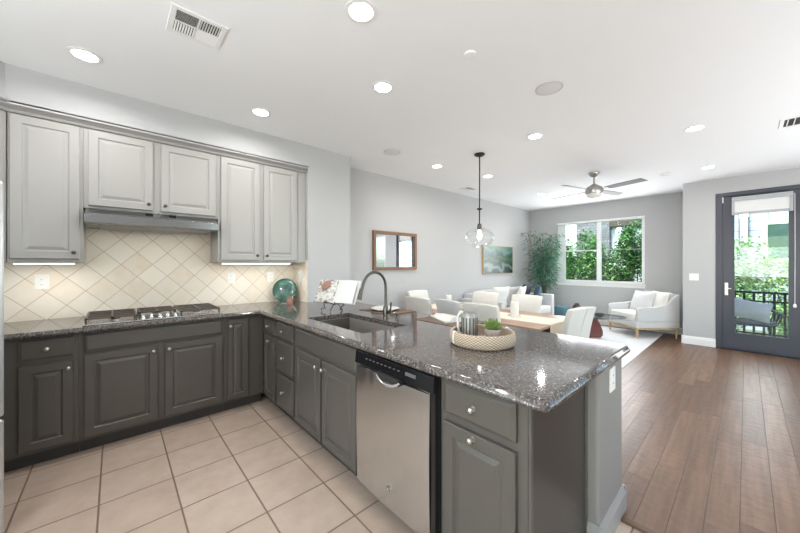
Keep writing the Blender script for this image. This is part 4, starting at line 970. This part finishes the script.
# sofa along the left wall
so = thing('sofa', 'light grey sofa along the left wall under the painting', 'sofa', (-3.3, 6.1, 0))
sx0, sx1, sy0, sy1 = -3.76, -2.86, 4.98, 7.22
for y0, y1 in ((sy0, sy0 + .13), (sy1 - .13, sy1)):
    bx(sx0 + .02, sx1, y0, y1, .13, .69).build('arm', 'sofa_cloth', so, bev=.02, seg=3)
bx(sx0, sx1 - .02, sy0 + .13, sy1 - .13, .13, .30).build('seat_base', 'sofa_cloth', so, bev=.015)
bx(sx0, sx0 + .2, sy0 + .13, sy1 - .13, .30, .78).build('backrest', 'sofa_cloth', so, bev=.03, seg=3)
for k in range(2):
    yc = sy0 + .13 + .495 + k * .99; MB().cushion((-3.18, yc, .375), .66, .98, .17, .22, 28, 16).build('seat_cushion', 'sofa_cloth', so, smooth=True)
    MB().cushion((-3.47, yc, .64), .24, .97, .42, .3, 28, 16, Matrix.Rotation(-.15, 3, 'Y')).build('back_cushion', 'sofa_cloth', so, smooth=True)
for x in (sx0 + .08, sx1 - .08):
    for y in (sy0 + .08, sy1 - .08): MB().cyl((x, y, .13), (x, y, 0), .022, .015, 12).build('leg', 'oak', so)
def throw(c, w, h, t, rz, rx, m_, label, g='sofa cushions'):
    o = MB().pillow((0, 0, 0), w, h, t, Matrix.Rotation(rz, 3, 'Z') @ Matrix.Rotation(rx, 3, 'X')).build('throw_pillow', m_, smooth=True); o.location = c
    return tag(o, label, 'cushion', g)
throw((-3.20, 5.45, .70), .50, .50, .15, PI / 2 - .15, .35, 'white_cloth', 'large white cushion leaning on the near end of the sofa')
throw((-3.18, 6.25, .69), .48, .44, .14, PI / 2 + .2, .35, 'cream_cloth', 'cream cushion in the middle of the sofa')
throw((-3.26, 6.66, .71), .46, .46, .14, PI / 2 + .1, .25, 'navy_cloth', 'black cushion peeking up behind the cream sofa cushion')
throw((-3.12, 6.93, .68), .44, .44, .14, PI / 2 + .5, .25, 'blue_cloth', 'slate blue cushion against the far sofa arm')
# teal pouf + round cushion
pf_ = thing('pouf', 'teal fabric pouf on the floor between the sofa and the window wall', 'pouf', (-2.86, 7.62, 0))
MB().cushion((-2.86, 7.62, .215), .30, .36, .39, .45, 28, 16).build('pouf_body', 'teal_cloth', pf_, smooth=True)
MB().lathe([(0, .012), (.02, .01), (.03, 0)], (-2.86, 7.62, .408), n=16).build('button', 'navy_cloth', pf_, smooth=True)
# bamboo in the corner
bp = thing('bamboo_plant', 'tall leafy bamboo plant in the corner beside the window', 'plant', (-3.38, 7.63, 0))
bc = Vector((-3.30, 7.62, 0))
MB().lathe([(.13, 0), (.16, .02), (.18, .34), (.185, .36), (.165, .36), (.16, .32), (0, .32)], bc, n=28).build('pot', 'gal_dark', bp, smooth=True)
st = MB(); lf = [MB(), MB()]
random.seed(11)
for k in range(13):
    a = random.uniform(0, 6.28); r = random.uniform(.02, .12); b0 = bc + Vector((math.cos(a) * r, math.sin(a) * r, .3))
    hgt = random.uniform(1.25, 1.95) if k else 1.98; out = random.uniform(.08, .34); aa = random.uniform(0, 6.28)
    dv = Vector((math.cos(aa) * out * 1.1, math.sin(aa) * out * .5, 0)); 
    if k == 0: dv = Vector((-.26, -.1, 0))
    pts = [b0 + dv * (t * t) + Vector((0, 0, hgt * t * .93)) for t in [j / 8 for j in range(9)]]
    st.tube(pts, [.011 - .007 * j / 8 for j in range(9)], 7)
    nl = 135
    for q in range(nl):
        t = random.uniform(.30, 1.0) ** .8; i = min(7, int(t * 8)); p = pts[i].lerp(pts[i + 1], t * 8 - i)
        az = random.uniform(0, 6.28); rr = random.uniform(.02, .26) * (1.15 - t * .6); base = p + Vector((math.cos(az) * rr, math.sin(az) * rr * .8, random.uniform(-.05, .06)))
        L = random.uniform(.09, .18); d_v = Vector((math.cos(az) * .8, math.sin(az) * .8, random.uniform(-.9, .25))).normalized(); sd_ = d_v.cross(Vector((random.uniform(-.4, .4), random.uniform(-.4, .4), 1))).normalized() * random.uniform(.008, .014)
        e = base + d_v * L; e.x = max(e.x, XT + .03); e.y = min(e.y, YW - .05); base.x = max(base.x, XT + .03); base.y = min(base.y, YW - .05)
        mid = base.lerp(e, .45) + Vector((0, 0, .01)); lf[q % 3 == 0].add([base, mid + sd_, e, mid - sd_], [(0, 1, 2, 3)])
st.build('stalks', 'stalk', bp, smooth=True)['kind'] = 'stuff'
lf[0].build('leaves', 'leaf_bamboo', bp)['kind'] = 'stuff'; lf[1].build('leaves', 'leaf_blue', bp)['kind'] = 'stuff'
# armchair (local: faces -Y)
ac = thing('armchair', 'white upholstered armchair with light oak legs near the window', 'armchair', (0, 0, 0))
w2, dp = .40, .39
bx(-w2, w2, -dp, dp, .20, .31).build('seat_base', 'sofa_cloth', ac, bev=.015)
MB().cushion((0, -.05, .375), w2 * 2 - .12, .70, .15, .22, 28, 16).build('seat_cushion', 'white_cloth', ac, smooth=True)
for sx in (-1, 1):
    s_ = MB(); x0, x1 = sorted((sx * w2, sx * (w2 - .06)))
    prof = [(-dp + .02, .31), (-dp + .02, .53), (-dp + .05, .56), (-.05, .575), (.12, .61), (.24, .70), (.34, .79), (dp, .81), (dp, .31)]
    s_.extrude([(x0, y, z) for y, z in prof], (x1 - x0, 0, 0)); s_.build('arm', 'sofa_cloth', ac, bev=.012, seg=3)
s_ = MB(); s_.extrude([(-w2 + .06, dp, .31), (-w2 + .06, dp, .82), (-w2 + .06, dp - .09, .82), (-w2 + .06, dp - .16, .31)], (2 * w2 - .12, 0, 0)); s_.build('backrest', 'sofa_cloth', ac, bev=.02, seg=3)
s_ = MB(); s_.box(-w2 + .01, w2 - .01, -dp + .01, -dp + .04, .17, .20); s_.box(-w2 + .01, w2 - .01, dp - .04, dp - .01, .17, .20); s_.box(-w2 + .01, -w2 + .04, -dp + .04, dp - .04, .17, .20); s_.box(w2 - .04, w2 - .01, -dp + .04, dp - .04, .17, .20); s_.build('rail', 'oak', ac)
for x in (-w2 + .035, w2 - .035):
    for y in (-dp + .035, dp - .035): MB().cyl((x, y, .20), (x, y, .0), .021, .014, 12).build('leg', 'oak', ac)
AR = math.radians(-42); ac.location = (-1.36, 7.50, .004); ac.rotation_euler = (0, 0, AR)
R_ = Matrix.Rotation(AR, 3, 'Z')
def onchair(p): return Vector((-1.36, 7.50, .004)) + R_ @ Vector(p)
throw(onchair((-.10, .10, .625)), .48, .42, .15, AR + .1, -.35, 'grey_shaded_cloth', 'pale grey cushion on the armchair', 'armchair cushions')
throw(onchair((.16, .20, .64)), .44, .42, .13, AR - .1, -.25, 'cream_cloth', 'beige cushion tucked behind the grey one on the armchair', 'armchair cushions')
# coffee table
cf = thing('coffee_table', 'glass-topped coffee table on a curved red-brown wooden base', 'table', (-1.95, 6.55, .012))
pts = []
for k in range(48):
    t = 2 * PI * k / 48; r = .50 + .07 * math.cos(3 * (t - .5)); pts.append((-1.92 + math.cos(t) * r * .92, 6.60 + math.sin(t) * r * .78))
s_ = MB(); s_.prism(pts, .392, .408)
M['table_glass'] = glass('table_glass', (232, 240, 238)); s_.build('glass_top', 'table_glass', cf, bev=.003); MB().tube([(a, b, .40) for a, b in pts + pts[:1]], .0085, 6).build('rim', 'gal_dark', cf, smooth=True)
s_ = MB()   # fin-shaped base standing in a vertical plane across the view
ou = Vector((.745, .667, 0)); on = Vector((-.667, .745, 0)); bc_ = Vector((-1.90, 6.45, .0125))
fin = [(-.42, 0), (.16, 0), (.20, .04), (.20, .12), (.16, .24), (.11, .33), (.09, .374), (-.01, .374), (-.04, .30), (-.10, .20), (-.20, .12), (-.42, .07)]
s_.extrude([bc_ + ou * a + Vector((0, 0, b)) for a, b in fin], on * .05); s_.build('base_fin', 'redwood', cf, bev=.012, seg=3)
s_ = MB(); fin2 = [(-.30, 0), (.34, 0), (.34, .06), (.10, .12), (0, .24), (-.05, .374), (-.15, .374), (-.22, .2), (-.30, .1)]
b2 = Vector((-2.08, 6.58, .0125)); s_.extrude([b2 + on * a * .8 + Vector((0, 0, b)) for a, b in fin2], ou * .05); s_.build('base_fin', 'redwood', cf, bev=.012, seg=3)
vz = MB().lathe([(.04, 0), (.07, .03), (.085, .08), (.07, .14), (.04, .17), (.045, .19), (.038, .19), (.03, .17), (0, .16)], (-2.20, 6.62, .4083), n=28)
vz = vz.build('vase', 'gal_dark', smooth=True); tag(vz, 'dark round vase on the coffee table, behind the end dining chair', 'vase')
bw = MB().lathe([(.04, 0), (.07, .02), (.09, .06), (.086, .062), (.065, .025), (0, .018)], (-1.78, 6.45, .4083), n=28).build('bowl', 'gal_dark', smooth=True); tag(bw, 'small dark bowl on the coffee table', 'bowl')

# ================================================================== CEILING
def downlight(x, y, label, lit=True):
    t = thing('recessed_downlight', label, 'ceiling light', (x, y, H), 'recessed ceiling lights')
    MB().lathe([(.085, H - .0005), (.085, H - .005), (.066, H - .008), (.062, H - .003), (.062, H - .0005)], (x, y, 0), n=36).build('trim_ring', 'trim', t, smooth=True)
    MB().lathe([(.0, H - .004), (.062, H - .004), (.062, H - .0008), (0, H - .0008)], (x, y, 0), n=36).build('lens', 'canlens', t)
    L = light('downlight_beam', 'AREA', (x, y, H - .014), (0, 0, 0), 5.1, (1, .985, .975), .11, spread=165, shape='DISK')
    return t
cans = [(-1.412, .993, 'bright recessed ceiling light near the top edge, above the peninsula end'), (-2.933, -.148, 'recessed ceiling light left of the kitchen vent'), (-1.903, 1.546, 'recessed ceiling light between the sink and the round speaker'),
        (-2.96, .98, 'recessed ceiling light above the corner wall cabinets'), (-2.926, 3.356, 'recessed ceiling light left of the pendant rod'), (-2.721, 4.33, 'recessed ceiling light just right of the pendant rod'),
        (-1.53, 3.352, 'recessed ceiling light between the large round speaker and the fan'), (-2.719, 6.217, 'recessed ceiling light left of the ceiling fan'), (-.35, 4.358, 'recessed ceiling light beside the right-hand wall vent'),
        (-.366, 6.247, 'recessed ceiling light above the patio door wall')]
for x, y, l in cans: downlight(x, y, l)
downlight(-1.0, -.9, 'recessed ceiling light behind the camera, kitchen side'); downlight(.9, .4, 'recessed ceiling light behind the camera, hall side'); downlight(1.0, 3.0, 'recessed ceiling light over the walkway beside the peninsula')
def disc(name, x, y, r, label, cat, m_='grille', h=.006, group=None):
    t = thing(name, label, cat, (x, y, H), group)
    MB().lathe([(r, H - .0005), (r, H - h), (r * .93, H - h - .002), (r * .9, H - h + .001), (0, H - h + .001)], (x, y, 0), n=44).build('bezel', m_, t, smooth=True)
    MB().lathe([(r * .88, H - h), (r * .86, H - h - .001), (0, H - h - .001)], (x, y, 0), n=44).build('grille', 'shade', t, smooth=True)
disc('ceiling_speaker', -2.932, 2.526, .105, 'small round ceiling speaker near the stub wall', 'speaker')
disc('ceiling_speaker', -1.039, 2.519, .10, 'round ceiling speaker in the middle of the ceiling', 'speaker')
sm = thing('smoke_detector', 'small white round smoke detector in front of the kitchen speaker', 'smoke detector', (-1.22, 1.727, H))
MB().lathe([(.04, H - .0005), (.04, H - .008), (.034, H - .012), (.02, H - .013), (0, H - .013)], (-1.22, 1.727, 0), n=32).build('detector_body', 'ceil', sm, smooth=True)
sm = thing('smoke_detector', 'small white detector above the window wall corner', 'smoke detector', (-.837, 6.244, H))
MB().lathe([(.06, H - .0005), (.06, H - .018), (.05, H - .03), (0, H - .032)], (-.837, 6.244, 0), n=32).build('detector_body', 'trim', sm, smooth=True)
def vent(cx, cy, w, l, label, quad=True):
    t = thing('ceiling_vent', label, 'vent', (cx, cy, H), 'ceiling vents')
    z1 = H - .0005; z0 = H - .007; b = .028
    s = MB(); x0, x1, y0, y1 = cx - w / 2, cx + w / 2, cy - l / 2, cy + l / 2
    s.box(x0, x1, y0, y0 + b, z0, z1); s.box(x0, x1, y1 - b, y1, z0, z1); s.box(x0, x0 + b, y0 + b, y1 - b, z0, z1); s.box(x1 - b, x1, y0 + b, y1 - b, z0, z1)
    if quad: s.box(cx - .005, cx + .005, y0 + b, y1 - b, z0, z1); s.box(x0 + b, x1 - b, cy - .005, cy + .005, z0, z1)
    s.build('vent_frame', 'trim', t, bev=.002)
    bx(x0 + .01, x1 - .01, y0 + .01, y1 - .01, H - .002, z1).build('duct', 'dark_void', t)
    s = MB()
    def lou(xa, xb, ya, yb, along, tilt):
        nl = 8
        for k in range(nl):
            if along == 'x': y = ya + (yb - ya) * (k + .5) / nl; s.obox((xa, y - .004, H - .0065), (1, 0, 0), Vector((0, math.cos(tilt), math.sin(tilt))), Vector((0, -math.sin(tilt), math.cos(tilt))), xb - xa, .0085, .001)
            else: x = xa + (xb - xa) * (k + .5) / nl; s.obox((x - .004, ya, H - .0065), (0, 1, 0), Vector((math.cos(tilt), 0, math.sin(tilt))), Vector((-math.sin(tilt), 0, math.cos(tilt))), yb - ya, .0085, .001)
    if quad:
        lou(cx + .005, x1 - b, y0 + b, cy - .005, 'y', -.55); lou(x0 + b, cx - .005, y0 + b, cy - .005, 'x', -.4); lou(cx + .005, x1 - b, cy + .005, y1 - b, 'x', .45); lou(x0 + b, cx - .005, cy + .005, y1 - b, 'y', .3)
    else: lou(x0 + b, x1 - b, y0 + b, y1 - b, 'y', -.4)
    s.build('louver', 'trim', t)
vent(-2.16, .355, .25, .27, 'square white four-way ceiling vent above the kitchen')
vent(-3.427, 4.80, .22, .26, 'small grey ceiling vent beyond the pendant rod')
vent(.42, 4.86, .40, .30, 'ceiling vent cut off by the right picture edge', False)
# ceiling fan
fxc, fyc = -1.551, 5.378
fn = thing('ceiling_fan', 'brushed nickel ceiling fan with four silver blades over the living area', 'fan', (fxc, fyc, H))
MB().lathe([(.075, H - .0005), (.075, H - .012), (.05, H - .045), (.02, H - .07), (0, H - .07)], (fxc, fyc, 0), n=32).build('canopy', 'nickel', fn, smooth=True)
MB().cyl((fxc, fyc, H - .06), (fxc, fyc, 2.56), .013, n=14).build('downrod', 'nickel', fn, smooth=True)
MB().lathe([(0, 2.575), (.03, 2.57), (.055, 2.55), (.10, 2.525), (.118, 2.50), (.12, 2.475), (.122, 2.45), (.11, 2.42), (0, 2.42)], (fxc, fyc, 0), n=40).build('motor_housing', 'nickel', fn, smooth=True)
MB().lathe([(.105, 2.42), (.10, 2.39), (.07, 2.36), (0, 2.35)], (fxc, fyc, 0), n=36).build('light_dome', 'fanlens', fn, smooth=True)
for k in range(4):
    a = math.radians(-16 + 90 * k); ca, sa = math.cos(a), math.sin(a); pit = -.22
    def bp_(r, w, z=0): return Vector((fxc + ca * r - sa * w * math.cos(pit), fyc + sa * r + ca * w * math.cos(pit), 2.475 + w * math.sin(pit) + z))
    s_ = MB(); q = [bp_(.17, -.045), bp_(.30, -.058), bp_(.66, -.066), bp_(.69, .045), bp_(.30, .055), bp_(.17, .045)]; s_.extrude(q, (0, 0, .007))
    bl = s_.build('blade', 'fan_blade', fn, bev=.002)
    s_ = MB(); s_.extrude([bp_(.10, -.02, -.004), bp_(.21, -.028, -.004), bp_(.21, .028, -.004), bp_(.10, .02, -.004)], (0, 0, .004)); s_.build('blade_bracket', 'nickel', bl)

# ================================================================== OUTSIDE
gr = bx(-16, 12, 7.42 + .8, 22, -.6, -.45).build('ground_outside', 'grass'); struct(gr, 'garden ground outside')
struct(bx(-.95, 2.6, YD + .15, 9.1, -.16, -.04).build('patio_floor', 'concrete'), 'patio floor outside the door')
# neighbour house seen through the window
nh = thing('neighbour_house', 'white stucco house with a stone-clad bay seen through the window', 'building', (-4.5, 13, -.45))
bx(-9.5, -1.6, 13.0, 13.3, -.45, 6.0).build('wall', 'stucco', nh)
bx(-4.25, -3.2, 12.72, 13.0, -.45, 6.0).build('stone_bay', 'stonewall', nh)
s_ = MB(); s_.box(-3.2, -1.62, 12.75, 13.0, 2.66, 2.86); s_.box(-2.72, -2.56, 12.8, 12.95, -.45, 2.66); s_.build('porch_beam', 'eave', nh)
bx(-3.02, -2.9, 12.88, 12.99, 1.0, 1.1).build('porch_shelf', 'eave', nh)
s_ = MB(); s_.lathe([(.07, 0), (.09, .05), (.09, .2), (.05, .26), (0, .26)], (-2.80, 12.25, 2.3), n=16); s_.build('porch_lamp', 'vinyl', nh, smooth=True)
# second house behind the patio
n2 = thing('siding_house', 'pale blue-white siding house seen through the patio door', 'building', (0.5, 13, -.45))
bx(-1.55, 6.0, 13.0, 13.3, -.45, 6.0).build('wall', 'siding', n2)
s_ = MB()
for r in ((.28, 1.30, 1.42, 1.52), (.28, 1.30, 2.42, 2.54), (.28, .38, 1.52, 2.42), (1.20, 1.30, 1.52, 2.42)): s_.box(r[0], r[1], 12.94, 13.0, r[2], r[3])
wf = s_.build('window_surround', 'window_green', n2)
bx(.38, 1.2, 12.97, 13.0, 1.52, 2.42).build('window_pane', 'far_glass', wf)
bx(-1.5, 2.6, 12.97, 13.0, 3.02, 3.12).build('fascia', 'window_green', n2)
wl = thing('wall_lantern', 'tall dark outdoor lantern on the siding house', 'lantern', (-.02, 12.9, 1.95))
bx(-.13, .03, 12.84, 12.99, 1.95, 2.65).build('lantern_body', 'cassette', wl)
s_ = MB(); 
for x in (-.145, .03): s_.box(x, x + .02, 12.83, 12.99, 1.93, 2.88)
s_.box(-.145, .05, 12.83, 12.99, 1.92, 1.95); s_.build('lantern_frame', 'eave', wl)
bx(-.13, .03, 12.84, 12.99, 2.66, 2.86).build('lantern_glow', 'bulb', wl)
# railing
rl = thing('railing', 'black picket railing around the patio', 'railing', (.5, 9.0, -.04))
s_ = MB(); s_.box(-.95, 2.5, 8.98, 9.04, .80, .84); s_.box(-.95, 2.5, 8.99, 9.03, .64, .67); s_.box(-.95, 2.5, 8.99, 9.03, .03, .06); s_.build('rail', 'rail', rl)
for k in range(28): x = -.92 + k * .125; bx(x, x + .035, 9.0, 9.022, -.04, .80).build('picket', 'rail', rl)
# patio chair
pc = thing('patio_chair', 'dark wicker patio chair outside the glass door', 'chair', (.05, 8.25, -.04))
s_ = MB()
for k in range(9):
    a = -1.9 + 2.3 * k / 8 + PI; x = .05 + math.cos(a) * .34; y = 8.3 + math.sin(a) * .30
arcp = [( .05 - .36 * math.cos(t), 8.28 + .30 * math.sin(t), .60 - .10 * abs(math.cos(t)) ** 1.5 * (1 if math.cos(t) < 0 else .2)) for t in [(-.5 + 4.1 * k / 14) for k in range(15)]]
s_.tube(arcp, .02, 8)
low = [(.05 + (p[0] - .05) * .85, 8.28 + (p[1] - 8.28) * .85, .33) for p in arcp]; s_.tube(low, .015, 8)
for k in range(0, 15):
    s_.tube([arcp[k], low[k]], .009, 5)
s_.build('back_frame', 'wicker_dark', pc, smooth=True)
MB().lathe([(0, .31), (.30, .31), (.32, .34), (.30, .37), (0, .37)], (.05, 8.26, 0), n=28).build('seat', 'wicker_dark', pc, smooth=True)
for dx, dy in ((-.24, -.2), (.24, -.2), (-.24, .2), (.24, .2)): MB().cyl((.05 + dx * .9, 8.26 + dy * .9, .33), (.05 + dx, 8.26 + dy, -.04), .018, .013, 8).build('leg', 'wicker_dark', pc)
o = MB().pillow((0, 0, 0), .46, .38, .14, Matrix.Rotation(.15, 3, 'Z') @ Matrix.Rotation(-.6, 3, 'X') @ Matrix.Rotation(.22, 3, 'Y')).build('outdoor_cushion', 'lav_cloth', smooth=True); o.location = (.06, 8.22, .555); tag(o, 'pale blue cushion on the patio chair', 'cushion')
# shrubs
def shrub(loc, rx, ry, h, mts, label, n=6500, leaf=.085, seed=1):
    random.seed(seed); loc = Vector(loc); t = thing('shrub', label, 'shrub', loc, 'shrubs outside'); ls = [MB() for _ in mts]; bk_ = MB()
    blobs = []
    for k in range(9):
        a = random.uniform(0, 6.28); blobs.append((Vector((math.cos(a) * rx * .55, math.sin(a) * ry * .5, random.uniform(.25, .85) * h)), random.uniform(.35, .6)))
    for k in range(n):
        c, s0 = random.choice(blobs); th = random.uniform(0, 6.28); ph = math.acos(random.uniform(-1, 1)); r = random.uniform(.6, 1.05) * s0
        p = loc + c + Vector((math.sin(ph) * math.cos(th) * rx * r, math.sin(ph) * math.sin(th) * ry * r, math.cos(ph) * h * .45 * r))
        d_v = Vector((random.gauss(0, 1), random.gauss(0, 1), random.gauss(-.2, .6))).normalized(); sd_ = d_v.cross(Vector((random.gauss(0, .6), random.gauss(0, .6), 1))).normalized(); L = leaf * random.uniform(.6, 1.3)
        ls[k % len(mts)].add([p, p + d_v * L * .5 + sd_ * L * .28, p + d_v * L, p + d_v * L * .5 - sd_ * L * .28], [(0, 1, 2, 3)])
    for c, s0 in blobs: bk_.tube([loc, loc + c * .5 + Vector((.03, .02, 0)), loc + c], [.03, .018, .008], 6)
    bk_.build('branches', 'bark', t)['kind'] = 'stuff'
    for m_, l_ in zip(mts, ls): l_.build('foliage', m_, t)['kind'] = 'stuff'
shrub((-4.35, 10.6, -.45), .75, .6, 2.45, ['leaf_a', 'leaf_a', 'leaf_b'], 'green shrub outside the left window pane, nearest the blind', seed=2)
shrub((-3.35, 10.5, -.45), .62, .6, 2.75, ['leaf_a', 'leaf_b', 'leaf_b'], 'bright green shrub outside the centre of the window', seed=3)
shrub((-2.65, 10.4, -.45), .62, .55, 2.35, ['leaf_a', 'leaf_a', 'leaf_c'], 'dark green shrub outside the right window pane', seed=4)
shrub((-1.95, 10.2, -.45), .5, .5, 2.95, ['leaf_b', 'leaf_a'], 'green shrub at the right end outside the window', seed=5)
shrub((-.35, 10.8, -.45), .8, .6, 2.5, ['leaf_b', 'leaf_c'], 'leafy shrub behind the patio railing, at the hinge side of the view', seed=6)
shrub((.75, 10.9, -.45), .9, .6, 2.0, ['leaf_c', 'leaf_b', 'leaf_c'], 'pale sunlit shrub behind the patio railing', seed=8)
